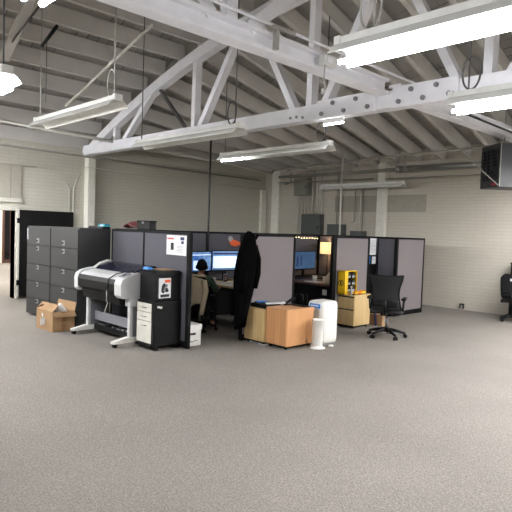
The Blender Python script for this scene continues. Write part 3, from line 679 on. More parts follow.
# ------------------------------------------------------------------ first cubicle: desk, monitors, person
DK = Thing('corner_desk', 'dark corner desk inside the first cubicle', 'desk', (5.6, 7.6, 0))
DK.part('worktop', B((5.05, 7.30, .66), (7.08, 7.88, .70), .006), 'tan_wood'); DK.part('modesty_panel', B((5.05, 7.80, .05), (7.08, 7.85, .66)), 'black_matte')
for xx in (5.07, 7.03): DK.part('end_panel', B((xx, 7.36, 0), (xx+.04, 7.85, .66)), 'black_matte')
DK.part('worktop', B((6.06, 6.55, .662), (6.62, 7.298, .70), .006), 'tan_wood'); DK.part('end_panel', B((6.10, 6.58, 0), (6.60, 6.62, .66)), 'black_matte')
def monitor(c, yaw, w, h, scr, label, stand_z=.70, wins=()):
    m = Thing('monitor', label, 'monitor', (c[0], c[1], stand_z), yaw, world=False)
    zc = c[2]-stand_z
    m.part('bezel', B((-w/2, -.02, zc-h/2), (w/2, .02, zc+h/2), .006), 'black')
    sc = MB().box((-w/2+.018, -.022, -h/2+.026), (w/2-.018, -.019, h/2-.018)).obj('screen', scr, m.e); sc.location = (0, -.0005, zc)
    for (x0, z0, x1, z1, mm_) in wins: MB().box((x0*w, -.0245, z0*h), (x1*w, -.0215, z1*h)).obj('window' if mm_ == 'window_white' else 'task_bar', mm_, sc)
    m.part('neck', B((-.03, .02, .012), (.03, .05, zc)), 'black'); m.part('base', B((-.13, -.07, .0), (.13, .11, .014), .005), 'black')
monitor((6.04, 7.56, 1.06), .12, .50, .37, 'screen_b', 'left monitor of the first cubicle, partly behind the person', wins=((-.40, -.38, -.02, .05, 'window_white'), (-.45, .30, .45, .34, 'window_white')))
monitor((6.68, 7.64, 1.06), -.12, .62, .38, 'screen_a', 'right monitor of the first cubicle, showing a bright page', .70, ((-.45, -.33, .43, .22, 'window_white'), (-.46, .30, .46, .40, 'window_dark'), (-.46, -.42, .46, -.37, 'window_dark')))
F2 = Thing('fish_picture', 'orange and white paper fish pinned to the cubicle back panel', 'picture', (7.2, 7.94, 1.3))
pts = [(7.02, 1.40), (7.10, 1.45), (7.20, 1.43), (7.30, 1.39), (7.40, 1.43), (7.38, 1.36), (7.41, 1.29), (7.30, 1.34), (7.18, 1.31), (7.08, 1.33)]
F2.part('body', MB().loft([[(x, 7.944, z) for x, z in pts], [(x, 7.936, z) for x, z in pts]], smooth=False), 'orange_red')
F2.part('head', MB().loft([[(7.05+.06*math.cos(a), 7.943, 1.46+.05*math.sin(a)) for a in [k*PI/5 for k in range(10)]], [(7.05+.06*math.cos(a), 7.932, 1.46+.05*math.sin(a)) for a in [k*PI/5 for k in range(10)]]], smooth=False), 'ink_grey')
KB = Thing('keyboard', 'pale keyboard on the desk in front of the right monitor', 'keyboard', (6.25, 7.15, .70), -.5, world=False)
KB.part('case', B((-.20, -.07, 0), (.20, .07, .02), .005), 'white_plastic')
kk = MB()
for i in range(4):
    for j in range(12): kk.box((-.185+j*.031, -.055+i*.028, .02), (-.16+j*.031, -.034+i*.028, .026))
KB.part('keys', kk, 'off_white')
def cup(x, yy, z, m, label, r=.035, h=.09):
    c = Thing('cup', label, 'cup', (x, yy, z), world=False)
    c.part('bowl', MB().lathe([(r*.8, 0), (r*.85, .004), (r, h), (r*.92, h), (r*.75, .012)], seg=16), m)
    c.part('handle', MB().tube([(r*.9, 0, h*.8), (r*1.6, 0, h*.75), (r*1.7, 0, h*.45), (r*.95, 0, h*.25)], .006, 6), m)
cup(6.22, 7.42, .70, 'white_plastic', 'small pale cup on the first cubicle desk between the monitors')
PF = Thing('photo_frame', 'small photo frame under the right monitor', 'photo frame', (6.42, 7.33, .70), .5, world=False)
PF.part('frame', B((-.09, -.01, 0), (.09, .01, .15), .004), 'silver'); PF.part('photo', B((-.075, -.013, .015), (.075, -.009, .135)), 'maroon')
PF.part('mat_board', B((-.05, -.0145, .05), (.02, -.0125, .11)), 'paper')
# office chairs
def office_chair(label, loc, rz, back_w=.50, tag_white=False, butterfly=True, arms=True, scale=1):
    c = Thing('office_chair', label, 'office chair', loc, rz, world=False, scale=scale)       # local +Y = forward
    for k in range(5):
        a = 2*PI*k/5+.3; dx, dy = math.cos(a), math.sin(a)
        lg = c.part('base_leg', MB().tube([(.03*dx, .03*dy, .125), (.16*dx, .16*dy, .11), (.30*dx, .30*dy, .075)], [.032, .026, .018], 8), 'black')
        cs = MB(); px, py = .30*dx, .30*dy
        for s in (-1, 1): cs.cyl((px-dy*s*.012, py+dx*s*.012, .03), (px-dy*s*.028, py+dx*s*.028, .03), .03, seg=12)
        cs.cyl((px, py, .03), (px, py, .075), .009, seg=8)
        c.part('caster', cs, 'black', lg)
    c.part('hub', MB().lathe([(.045, .09), (.05, .10), (.05, .15), (.035, .16)], seg=14), 'black')
    c.part('gas_lift', MB().cyl((0, 0, .15), (0, 0, .36), .022, seg=12), 'silver')
    c.part('mechanism', B((-.09, -.14, .355), (.09, .12, .40), .012), 'black')
    c.part('lever', MB().tube([(.08, .02, .375), (.20, 0, .37), (.25, 0, .355)], .007, 6), 'silver')
    st = MB()
    def seat(u, v):
        x = (u-.5)*.50; yy = -.24+.48*v
        e = max(abs(u-.5)*2, abs(v-.5)*2); z = .445+.012*math.cos(PI*(u-.5))-.03*max(0, v-.8)/.2*.6-.02*max(0, e-.8)/.2
        k = 1-.10*max(0, (abs(v-.5)*2-.75)/.25)
        return (x*k, yy, z), (0, 0, 1)
    st.sheet(seat, 12, 12, .06); c.part('seat', st, 'mesh_black')
    def wfun(t):
        if butterfly: return back_w/2*(.86+.0*t if False else (.97-.18*math.sin(PI*min(t/.98, 1))**1.2+(0 if t < .6 else .07*((t-.6)/.4)**1.5)))
        return back_w/2*(.84+.16*math.sin(PI*(.15+.7*t)))*(1-.38*(max(0, t-.82)/.18)**2-.25*(max(0, .15-t)/.15)**2)
    def back(u, v):
        z = .47+.525*v; hw = wfun(v)
        x = (u*2-1)*hw
        top = (.004+.02*(u*2-1)**2) if v > .9 and butterfly else 0
        if not butterfly and v > .85: hw *= 1
        yy = -.26-.09*v+.05*math.sin(PI*v)*.6+.05*(u*2-1)**2
        return (x, yy, z+top*((v-.9)/.1 if v > .9 else 0)), (0, -1, .1)
    bk = c.part('backrest', MB().sheet(back, 14, 18, .022), 'mesh_black')
    fr = MB()
    for s in (-1, 1):
        fr.tube([(s*wfun(v)*.99, back(.5+.5*s, v)[0][1]-.006, back(.5+.5*s, v)[0][2]) for v in [i/12 for i in range(13)]], .014, 8)
    fr.tube([(((u*2-1)*wfun(1)), back(u, 1)[0][1]-.006, back(u, 1)[0][2]) for u in [i/10 for i in range(11)]], .013, 8)
    c.part('back_frame', fr, 'black', bk)
    c.part('lumbar_pad', MB().sheet(lambda u, v: (((u*2-1)*.20, -.295+.03*(u*2-1)**2, .53+.09*v), (0, -1, 0)), 8, 4, .03), 'black', bk)
    c.part('spine', MB().tube([(0, -.12, .38), (0, -.25, .40), (0, -.315, .50), (0, -.31, .62)], .025, 8), 'black')
    if arms:
        for s in (-1, 1):
            ar = c.part('armrest', MB().tube([(s*.20, -.10, .40), (s*.255, -.11, .46), (s*.265, -.11, .62)], .018, 8), 'black')
            c.part('arm_pad', B((s*.265-.035, -.20, .62), (s*.265+.035, .06, .655), .014, 3), 'black', ar)
    if tag_white: c.part('tag', B((-.03, -.345, .86), (.04, -.325, .91)), 'paper', bk)
    return c.e
az = math.atan2(4.80, 7.66)
office_chair('black mesh office chair with flared back standing alone beside the tan drawer cabinet', (7.66, 4.80, 0), az-PI/2-.12, .50)
az2 = math.atan2(4.3, 11.2)
office_chair('black office chair with a white tag, by the brick wall at the right edge', (11.30, 4.17, 0), az2-PI/2-.30, .48, True, False, False, .95)
office_chair('black office chair in the first cubicle, holding the seated person and a cardigan', (5.55, 6.94, 0), -1.0, .46, False, False, True, .9)

# person, seen from behind, working at the desk
def skin_obj(name, m, joints, edges, root, parent=None, sub=2):
    me = bpy.data.meshes.new(name); me.from_pydata([j[0] for j in joints], edges, []); o = bpy.data.objects.new(name, me); COL.objects.link(o)
    md = o.modifiers.new('Skin', 'SKIN'); o.modifiers.new('Sub', 'SUBSURF').levels = sub; o.modifiers['Sub'].render_levels = sub
    for i, j in enumerate(joints):
        sv = me.skin_vertices[0].data[i]; r = j[1]; sv.radius = r if isinstance(r, tuple) else (r, r); sv.use_root = (i == root)
    dg = bpy.context.evaluated_depsgraph_get(); dg.update(); ev = o.evaluated_get(dg); nm = bpy.data.meshes.new_from_object(ev)
    nm.name = name; bpy.data.objects.remove(o); nm.materials.clear(); nm.materials.append(M[m])
    for p in nm.polygons: p.use_smooth = True
    o = bpy.data.objects.new(name, nm); COL.objects.link(o)
    if parent: o.parent = parent
    return o
def person():
    P = Thing('person', 'person seated at the first cubicle desk, seen from behind, in a dark green sweater', 'person', (5.55, 6.94, 0), -1.0, world=False, scale=.9)
    # local: +Y forward, seat top .475
    hip = .55
    J = [((0, -.04, hip), .13), ((0, -.05, hip+.16), (.125, .10)), ((0, -.02, hip+.32), (.15, .11)), ((0, .0, hip+.41), (.10, .075)), ((0, .02, hip+.47), .05),
         ((0, .05, hip+.50), .05),
         ((-.17, 0, hip+.37), .06), ((-.23, .10, hip+.17), .045), ((-.16, .32, hip+.19), .035), ((-.14, .38, hip+.185), .028),
         ((.17, 0, hip+.37), .06), ((.25, .12, hip+.17), .045), ((.20, .34, hip+.19), .035), ((.19, .40, hip+.185), .028),
         ((-.10, .02, hip), .10), ((-.13, .40, hip-.02), .075), ((-.13, .38, .12), .05), ((-.13, .36, .07), .045), ((-.13, .48, .045), .04),
         ((.10, .02, hip), .10), ((.13, .40, hip-.02), .075), ((.13, .38, .12), .05), ((.13, .36, .07), .045), ((.13, .48, .045), .04)]
    Ed = [(0, 1), (1, 2), (2, 3), (3, 4), (4, 5), (2, 6), (6, 7), (7, 8), (8, 9), (2, 10), (10, 11), (11, 12), (12, 13), (0, 14), (14, 15), (15, 16), (16, 17), (17, 18), (0, 19), (19, 20), (20, 21), (21, 22), (22, 23)]
    body = skin_obj('body', 'skin', J, Ed, 0, P.e)
    bm = bmesh.new(); bm.from_mesh(body.data)
    # head with face on the neck
    t = bmesh.new(); bmesh.ops.create_uvsphere(t, u_segments=24, v_segments=18, radius=1)
    hc = Vector((0, .065, hip+.585))
    for v in t.verts:
        x, yy, z = v.co
        k = 1-.22*max(0, -z)*(1 if yy > 0 else .6)
        nose = .018*math.exp(-((x/.16)**2+((z+.12)/.2)**2)) if yy > .7 else 0
        eye = -.008*math.exp(-(((abs(x)-.38)/.16)**2+((z-.08)/.12)**2)) if yy > .5 else 0
        mouth = -.005*math.exp(-((x/.3)**2+((z+.5)/.06)**2)) if yy > .4 else 0
        v.co = Vector((x*.074*k, yy*.092+nose+eye+mouth, z*.112))+hc
    tm = MB(); tm.bm.free(); tm.bm = bm; tm.merge(t, True)
    for s in (-1, 1): tm.sphere((hc.x+s*.076, hc.y-.005, hc.z-.005), .026, (.35, .8, 1.2), 10)
    # hands: palm, four unequal bent fingers and a thumb on each
    for s, wx in ((-1, -.14), (1, .19)):
        wz = hip+.175; wy = .40
        tm.box((wx-.038, wy-.02, wz-.014), (wx+.038, wy+.075, wz+.014), .012, 3)
        for f, (ox, ln) in enumerate(((-.029, .060), (-.010, .072), (.010, .068), (.028, .052))):
            tm.tube([(wx+ox, wy+.06, wz), (wx+ox*1.1, wy+.075+ln*.4, wz+.010), (wx+ox*1.15, wy+.075+ln*.75, wz), (wx+ox*1.15, wy+.075+ln, wz-.018)], [.0095, .009, .008, .006], 8)
        tm.tube([(wx-s*.030, wy, wz), (wx-s*.055, wy+.03, wz-.004), (wx-s*.060, wy+.065, wz-.010)], [.011, .010, .007], 8)
    bmesh.ops.recalc_face_normals(tm.bm, faces=tm.bm.faces); tm.bm.to_mesh(body.data); tm.bm.free()
    for p in body.data.polygons: p.use_smooth = True
    body['label'] = 'bare head and hands'
    # sweater, trousers, shoes, hair
    Js = [((0, -.04, hip-.02), (.15, .125)), ((0, -.05, hip+.16), (.15, .125)), ((0, -.02, hip+.32), (.175, .125)), ((0, .005, hip+.43), (.085, .075)),
          ((-.18, 0, hip+.37), .075), ((-.24, .10, hip+.17), .06), ((-.165, .32, hip+.19), .045), ((-.15, .36, hip+.19), .04),
          ((.18, 0, hip+.37), .075), ((.26, .12, hip+.17), .06), ((.205, .34, hip+.19), .045), ((.195, .38, hip+.19), .04)]
    skin_obj('sweater', 'sweater', Js, [(0, 1), (1, 2), (2, 3), (2, 4), (4, 5), (5, 6), (6, 7), (2, 8), (8, 9), (9, 10), (10, 11)], 0, P.e)
    Jt = [((0, -.03, hip), (.15, .12)), ((-.10, .04, hip), .11), ((-.13, .41, hip-.02), .088), ((-.13, .39, .14), .065), ((-.13, .385, .10), .06), ((.10, .04, hip), .11), ((.13, .41, hip-.02), .088), ((.13, .39, .14), .065), ((.13, .385, .10), .06)]
    skin_obj('trousers', 'trousers', Jt, [(0, 1), (1, 2), (2, 3), (3, 4), (0, 5), (5, 6), (6, 7), (7, 8)], 0, P.e)
    for s in (-1, 1): P.part('shoe', MB().sphere((s*.13, .44, .05), .05, (.9, 2.3, .95)), 'black')
    hr = MB(); t = bmesh.new(); bmesh.ops.create_uvsphere(t, u_segments=24, v_segments=18, radius=1)
    kill = [v for v in t.verts if (v.co.y > .45 and v.co.z < .45) or v.co.z < -.62]
    bmesh.ops.delete(t, geom=kill, context='VERTS')
    for v in t.verts:
        x, yy, z = v.co; v.co = Vector((x*.086+.004*math.sin(9*z+7*x), yy*.105-.004, z*.124+.004))+hc
    hr.merge(t, True); bmesh.ops.solidify(hr.bm, geom=list(hr.bm.faces), thickness=.012); P.part('hair', hr, 'hair')
    hp = MB(); hp.tube([(.095*math.cos(a), hc.y-.01, hc.z+.0+.135*math.sin(a)) for a in [PI*k/12 for k in range(13)]], .010, 8)
    for s in (-1, 1): hp.cyl((s*.082, hc.y-.01, hc.z-.01), (s*.108, hc.y-.01, hc.z-.01), .034, seg=14)
    hpo = hp.obj('headphones', 'black', None); hpo.location = P.e.location; hpo.rotation_euler = P.e.rotation_euler; hpo.scale = P.e.scale
    tag(hpo, 'black headphones worn by the seated person', 'headphones')
person()
# cardigan hanging over the back of that chair
cg = Thing('cardigan', 'beige knitted cardigan draped over the back of the first cubicle chair', 'cardigan', (5.55, 6.94, 0), -1.0, world=False, scale=.9)
def drape(u, v):
    x = (u*2-1)*(.20+.055*v-.03*v*v); z = 1.0-.50*v-.06*abs(u*2-1)*(1 if v < .3 else .4)-.05*math.sin(6*u)*v
    yy = -.385-.02*math.sin(7*u+2*v)*(.3+v)-.035*v+.07*(u*2-1)**2*(1-v*.5)
    return (x, yy, z), (0, -1, .1)
cg.part('body', MB().sheet(drape, 18, 14, .018), 'cardigan')
def drape2(u, v):
    x = (u*2-1)*.19; return (x, -.36+.085*math.sin(v*PI/2), 1.0+.02*math.sin(v*PI)-.10*max(0, v-.5)), (0, 0, 1)
cg.part('collar', MB().sheet(drape2, 10, 6, .018), 'cardigan')
for s, dz in ((-1, .0), (1, -.08)):
    cg.part('sleeve', MB().tube([(s*.19, -.37, .93), (s*.235, -.41, .76), (s*.21, -.43, .58), (s*.18, -.44, .43+dz)], [.05, .055, .05, .042], 10), 'cardigan')
# banker's box on the floor
WB = Thing('file_box', 'white lidded file box on the carpet behind the black panel end', 'box', (4.85, 6.2, 0))
WB.part('body', B((4.645, 6.04, 0), (4.865, 6.38, .235), .004), 'white_plastic'); WB.part('lid', B((4.637, 6.03, .225), (4.873, 6.39, .30), .006), 'white_plastic')
WB.part('hand_hole', B((4.68, 6.034, .155), (4.77, 6.042, .185), .004), 'ink'); WB.part('stripe', MB().tube([(4.66, 6.036, .07), (4.72, 6.036, .062), (4.76, 6.036, .075), (4.80, 6.036, .07)], .009, 6), 'ink_grey')
# coat hung on the end of the mauve panel
co = MB(); rings = []
for i in range(27):
    t = i/26; z = 1.625-1.36*t
    prof_w = [(0, .02), (.02, .06), (.06, .095), (.12, .125), (.25, .17), (.4, .18), (.55, .175), (.7, .15), (.85, .115), (1, .10)]
    for a, b in zip(prof_w, prof_w[1:]):
        if a[0] <= t <= b[0]: hw = a[1]+(b[1]-a[1])*(t-a[0])/(b[0]-a[0])
    cx = 5.51-.15*max(0, t-.10)**.9+.0
    cy = 5.80-.015*math.sin(3*t); dp = .075+.035*math.sin(PI*min(1, t*1.2)) if t > .03 else .03
    ring = []
    for k in range(36):
        a = 2*PI*k/36; f = 1+.07*math.sin(5*a+4*t)*min(1, t*3)+.05*math.sin(9*a-3*t)*min(1, t*2)
        ring.append((cx+hw*f*math.cos(a), cy+dp*f*math.sin(a), z-.05*math.sin(a*2+1)*(t > .95)))
    rings.append(ring)
co.loft(rings)
CT = Thing('coat', 'long black coat hanging over the end of the mauve panel by the cubicle entry', 'coat', (5.5, 5.8, .26))
CT.part('body', co, 'coat')
for s, dx in ((1, .0),):
    CT.part('sleeve', MB().tube([(5.61, 5.79, 1.42), (5.645, 5.76, 1.22), (5.64, 5.745, 1.0), (5.59, 5.74, .80)], [.05, .065, .06, .05], 12), 'coat')
CT.part('sleeve', MB().tube([(5.49, 5.78, 1.40), (5.41, 5.74, 1.18), (5.36, 5.725, .95), (5.33, 5.72, .75)], [.05, .065, .06, .05], 12), 'coat')
CT.part('collar', MB().tube([(5.53, 5.755, 1.56), (5.585, 5.73, 1.52), (5.64, 5.755, 1.565)], .022, 8), 'coat')

# ------------------------------------------------------------------ pedestals in front of the mauve panel
def pedestal(x0, x1, y0, y1, h, m, label, face):
    p = Thing('wooden_pedestal', label, 'cabinet', ((x0+x1)/2, (y0+y1)/2, 0))
    p.part('body', B((x0+.018, y0, .045), (x1, y1, h-.025), .003), m); p.part('top', B((x0-.004, y0-.004, h-.025), (x1+.004, y1+.004, h), .003), m)
    if face == 'door': p.part('door', B((x0, y0+.004, .05), (x0+.017, y1-.004, h-.028), .003), m)
    else:
        zz = [.05, .33, h-.028]
        for a, b in zip(zz, zz[1:]):
            dr = p.part('drawer', B((x0, y0+.004, a), (x0+.017, y1-.004, b-.022), .003), m); p.part('pull_recess', B((x0+.006, y0+.02, b-.021), (x0+.02, y1-.01, b-.003)), 'cabinet_gap', dr)
    for xx in (x0+.05, x1-.05):
        for yy in (y0+.05, y1-.05): p.part('caster', MB().cyl((xx, yy-.015, .023), (xx, yy+.015, .023), .023, seg=10), 'black')
    p.part('plinth', B((x0+.04, y0+.03, .018), (x1-.03, y1-.03, .046)), 'black')
    return p
pedestal(5.555, 6.14, 5.475, 5.885, .515, 'tan_wood', 'pale tan wooden pedestal left of the orange one, under the black tray', 'door')
pedestal(5.585, 6.165, 5.07, 5.465, .56, 'orange_wood', 'orange wooden pedestal with a plain top, in front of the mauve panel', 'door')
pedestal(7.80, 8.28, 5.54, 5.885, .58, 'tan_wood', 'pale tan two-drawer cabinet under the yellow box', 'drawers')
KT = Thing('stapler_tray', 'low black tray lying on the pale tan pedestal', 'tray', (5.75, 5.66, .516)); KT.part('tray', B((5.625, 5.49, .516), (5.90, 5.84, .575), .01), 'black'); KT.part('inset', B((5.65, 5.52, .570), (5.87, 5.81, .578)), 'black_matte')
KT2 = Thing('blue_booklet', 'blue booklet on the low black tray', 'booklet', (5.75, 5.7, .578)); KT2.part('cover', MB().bar((5.68, 5.78, .585), (5.84, 5.68, .59), .14, .012), 'navy'); KT2.part('pages', MB().bar((5.685, 5.775, .593), (5.80, 5.70, .597), .12, .004), 'blue')
KT3 = Thing('magazine', 'white folded magazine lying half on the orange pedestal', 'magazine', (5.85, 5.5, .58)); KT3.part('pages', MB().bar((5.70, 5.60, .586), (5.93, 5.44, .60), .13, .014), 'paper'); KT3.part('cover', MB().bar((5.72, 5.59, .596), (5.90, 5.46, .61), .09, .006), 'ink_grey')
SP = Thing('stapler', 'black stapler with its arm raised beside the magazine', 'stapler', (6.0, 5.5, .561)); SP.part('base', B((5.92, 5.40, .561), (6.12, 5.45, .575), .004), 'black'); SP.part('arm', MB().bar((5.93, 5.425, .585), (6.13, 5.425, .66), .045, .025), 'black')
SP.part('hinge', B((5.915, 5.395, .575), (5.955, 5.455, .60), .004), 'black')
FH = Thing('wire_file_holder', 'empty black wire file holder on the back of the orange pedestal', 'file holder', (6.08, 5.26, .561))
FH.part('base', B((6.0, 5.12, .561), (6.14, 5.36, .57), .003), 'black')
for xx in (6.02, 6.12): FH.part('wire_frame', MB().tube([(xx, 5.17, .565), (xx, 5.17, .73), (xx, 5.31, .73), (xx, 5.31, .565)], .005, 6), 'black')
AP = Thing('air_purifier', 'white rounded air purifier with a blue label, right of the orange pedestal', 'air purifier', (6.41, 5.11, 0))
rp = []
for (z, s) in ((0.025, .92), (.04, .97), (.10, 1), (.52, 1), (.58, .985), (.61, .95), (.63, .86), (.637, .7)):
    ring = []
    for k in range(40):
        a = 2*PI*k/40; ca, sa = math.cos(a), math.sin(a); e = .42
        ring.append((6.425+.19*s*math.copysign(abs(ca)**e, ca), 5.12+.165*s*math.copysign(abs(sa)**e, sa), z))
    rp.append(ring)
AP.part('body', MB().loft(rp), 'white_plastic'); lab = AP.part('label', B((6.229, 5.02, .535), (6.24, 5.21, .60), .002), 'blue')
mk = MB()
for i in range(6): mk.box((6.227, 5.05+.024*i, .562), (6.23, 5.066+.024*i, .582))
AP.part('label_print', mk, 'paper', lab)
AP.part('side_vent', B((6.230, 5.02, .30), (6.24, 5.21, .52), .003), 'off_white'); AP.part('button', MB().cyl((6.46, 4.957, .50), (6.46, 4.952, .50), .008, seg=8), 'ink_grey'); AP.part('base', B((6.27, 4.99, .0), (6.58, 5.25, .03), .006), 'ink_grey')
TW = Thing('tower_diffuser', 'slim white cylindrical tower on a flared foot in front of the air purifier', 'tower', (6.085, 4.93, 0))
TW.part('body', MB().lathe([(.072, .02), (.075, .03), (.078, .39), (.083, .395), (.083, .41), (.06, .414), (.055, .40)], (6.085, 4.93, 0), 28), 'white_plastic')
TW.part('foot', MB().lathe([(.115, 0), (.118, .006), (.09, .016), (.075, .04)], (6.085, 4.93, 0), 28), 'white_plastic')
MB().sphere((6.30, 4.85, .018), .03, (1.5, 1.2, .6)).thing('crumpled_tissue', 'white_plastic', 'scrap of white tissue on the carpet beside the white tower', 'tissue')
pl = MB(); pl.box((5.61, 5.62, .003), (5.70, 5.83, .012), 0); pl.box((5.57, 5.47, .003), (5.66, 5.60, .014)); pl.thing('loose_papers', 'paper', 'white paper scraps slipping out under the pale tan pedestal', 'papers')

# ------------------------------------------------------------------ yellow box and small things on the tan cabinet
YX = Thing('display_box', 'yellow open display box with a round emblem on the tan drawer cabinet', 'box', (7.88, 5.8, .581))
yb = MB(); yb.box((7.75, 5.72, .581), (7.76, 5.87, 0.985)); yb.box((7.75, 5.86, .581), (8.11, 5.87, 0.985)); yb.box((8.1, 5.72, .581), (8.11, 5.87, 0.985)); yb.box((7.75, 5.72, .581), (8.11, 5.87, .60)); yb.box((7.75, 5.72, 0.97), (8.11, 5.87, 0.985)); yb.box((7.75, 5.715, .581), (7.835, 5.725, 0.985))
YX.part('carton', yb, 'yellow')
em = MB(); em.loft([[(7.747, 5.80+.055*math.cos(a), .775+.055*math.sin(a)) for a in [2*PI*k/24 for k in range(24)]], [(7.751, 5.80+.055*math.cos(a), .775+.055*math.sin(a)) for a in [2*PI*k/24 for k in range(24)]]], smooth=False)
eo = YX.part('emblem', em, 'ink')
em = MB(); em.loft([[(7.745, 5.80+.042*math.cos(a), .775+.042*math.sin(a)) for a in [2*PI*k/24 for k in range(24)]], [(7.747, 5.80+.042*math.cos(a), .775+.042*math.sin(a)) for a in [2*PI*k/24 for k in range(24)]]], smooth=False)
YX.part('emblem_field', em, 'yellow', eo)
YX.part('emblem_figure', MB().box((7.743, 5.785, .745), (7.746, 5.815, .79)).sphere((7.744, 5.80, .80), .014, (.2, 1, 1)), 'ink', eo)
YX.part('backing', B((7.835, 5.845, .60), (8.095, 5.858, 0.965)), 'ink')
for i in range(2):
    for j in range(3):
        x = 7.90+.125*i; z = .602+.120*j
        bt = Thing('packet', '%s packet in the %s column of the yellow display box' % (('bottom', 'middle', 'top')[j], ('left', 'right')[i]), 'packet', (x, 5.78, z))
        bt.part('pack', B((x-.058, 5.735, z), (x+.058, 5.84, z+.096), .01), 'black'); bt.part('label', B((x-.04, 5.732, z+.02), (x+.03, 5.737, z+.06)), 'ink_grey')
YT = Thing('yellow_tray', 'small yellow tray of orange bits in front of the yellow box', 'tray', (8.08, 5.68, .581)); ty = MB(); ty.box((7.9, 5.6, .581), (8.22, 5.72, .59)); ty.box((7.9, 5.6, .581), (8.22, 5.61, .625)); ty.box((7.9, 5.71, .581), (8.22, 5.72, .625)); ty.box((8.21, 5.6, .581), (8.22, 5.72, .64)); ty.box((7.9, 5.6, .581), (7.91, 5.72, .61)); YT.part('tray', ty, 'yellow')
YT.part('sticker', B((7.98, 5.596, .59), (8.08, 5.601, .615)), 'orange_red')
for i in range(4): MB().sphere((7.95+.07*i, 5.64+.015*(i % 2), .612), .024, (1, 1, .9), 10).thing('orange_ball', 'orange_red', ['first', 'second', 'third', 'fourth'][i]+' orange ball from the left in the small yellow tray', 'ball')
BT = Thing('bottle', 'small dark bottle with a pale cap in front of the yellow box', 'bottle', (7.84, 5.64, .581)); BT.part('body', MB().lathe([(.022, 0), (.024, .01), (.024, .08), (.010, .105), (.010, .12)], (7.84, 5.64, .581), 14), 'ink_grey'); BT.part('cap', MB().lathe([(.012, .118), (.012, .145), (.004, .147)], (7.84, 5.64, .581), 12), 'white_plastic')
MB().bar((7.86, 5.70, .588), (7.85, 5.56, .588), .04, .012).thing('black_ruler', 'black', 'flat black tool lying on the front edge of the tan cabinet', 'tool')
BB = Thing('cardboard_carton', 'small brown carton on the floor behind the office chair', 'carton', (8.6, 5.5, 0)); BB.part('body', B((8.47, 5.40, 0), (8.64, 5.70, .20), .004), 'card'); BB.part('tape', B((8.468, 5.50, .02), (8.473, 5.56, .19)), 'card_dark'); BB.part('notch', B((8.53, 5.397, .08), (8.58, 5.403, .14)), 'ink_grey')
MB().bar((8.46, 5.52, 0.0), (8.50, 5.60, .52), .03, .04).thing('blue_tube', 'navy', 'dark blue tube leaning against the tan drawer cabinet', 'tube')

# ------------------------------------------------------------------ lamp cubicle
D2 = Thing('return_desk', 'black desk return with a pale outlet plate inside the lamp cubicle', 'desk', (8.2, 6.6, 0))
D2.part('worktop', B((7.86, 6.0, .665), (8.62, 7.2, .70), .006), 'brown_door', label='dark wood worktop'); D2.part('front_panel', B((7.90, 6.02, .02), (7.93, 7.18, .665)), 'black_matte'); D2.part('side_panel', B((7.93, 6.02, .02), (8.58, 6.05, .665)), 'black_matte')
D2.part('outlet_plate', B((7.892, 6.22, .50), (7.902, 6.32, .60), .003), 'off_white')
D3 = Thing('long_desk', 'dark desk along the back of the lamp cubicle under the dim monitor', 'desk', (8.2, 7.6, 0))
D3.part('worktop', B((7.12, 7.22, .665), (9.68, 7.93, .70), .006), 'black'); D3.part('modesty_panel', B((7.12, 7.86, .05), (9.68, 7.90, .665)), 'black_matte')
for xx in (7.13, 9.62): D3.part('end_panel', B((xx, 7.26, 0), (xx+.04, 7.9, .665)), 'black_matte')
monitor((8.86, 7.60, 1.04), 0, .68, .40, 'screen_c', 'dim monitor in the lamp cubicle', wins=((-.42, -.30, -.30, .20, 'window_dark'), (-.22, -.25, -.16, .25, 'window_dark')))
LP = Thing('table_lamp', 'glowing table lamp with a cream drum shade in the lamp cubicle', 'lamp', (9.555, 7.55, .70))
LP.part('base', MB().lathe([(.09, 0), (.09, .012), (.02, .03)], (9.555, 7.55, .70), 20), 'black'); LP.part('stem', MB().cyl((9.555, 7.55, .72), (9.555, 7.55, 1.20), .01, seg=8), 'black')
LP.part('shade', MB().loft([[(9.555+r*math.cos(a), 7.55+r*math.sin(a), z) for a in [2*PI*k/32 for k in range(32)]] for r, z in ((.165, 1.175), (.16, 1.42), (.155, 1.42), (.16, 1.175))], closed_path=True, caps=False), 'shade')
SLg = Thing('string_lights', 'string of tiny warm lights along the top of the lamp cubicle panels', 'string lights', (9.2, 7.93, 1.5))
pts = [(8.66+.09*i, 7.935, 1.53-.02*math.sin(PI*((i % 4)/4))-.006*(i % 3)) for i in range(12)]
SLg.part('wire', MB().tube(pts, .003, 5), 'cord_black')
for p in pts: SLg.part('bulb', MB().sphere((p[0], p[1]-.008, p[2]-.008), .009, seg=8), 'bulb')
cup(8.30, 6.85, .70, 'white_plastic', 'white cup at the left end of the lamp cubicle desk return', .045, .10)
cup(8.31, 6.60, .70, 'off_white', 'pale mug with dark rim beside the crumpled bag on the desk return', .045, .10)
m = MB()
def bag(u, v):
    a = 2*PI*u; r = .10*(1-.75*v)*(1+.18*math.sin(3*a+5*v)+.1*math.sin(7*a)); return (8.05+.6*r*math.cos(a)+.06*v, 6.33+r*math.sin(a), .705+.20*v), (math.cos(a), math.sin(a), .3)
m.sheet(bag, 20, 7, .006); m.thing('paper_bag', 'cardigan', 'crumpled pale bag on the desk return near the panel post', 'bag')
MB().box((7.95, 6.50, .70), (8.15, 6.82, .712), .002).thing('paper_stack', 'paper', 'loose paper sheets on the desk return in the lamp cubicle', 'papers')
SPK = Thing('desk_fan', 'small dark desk speaker left of the dim monitor', 'speaker', (8.0, 7.5, .70)); SPK.part('case', B((8.22, 7.45, .70), (8.34, 7.57, .92), .01), 'black'); SPK.part('cone', MB().cyl((8.28, 7.45, .82), (8.28, 7.444, .82), .04, seg=16), 'ink_grey')
SPK.e.name = 'desk_speaker'
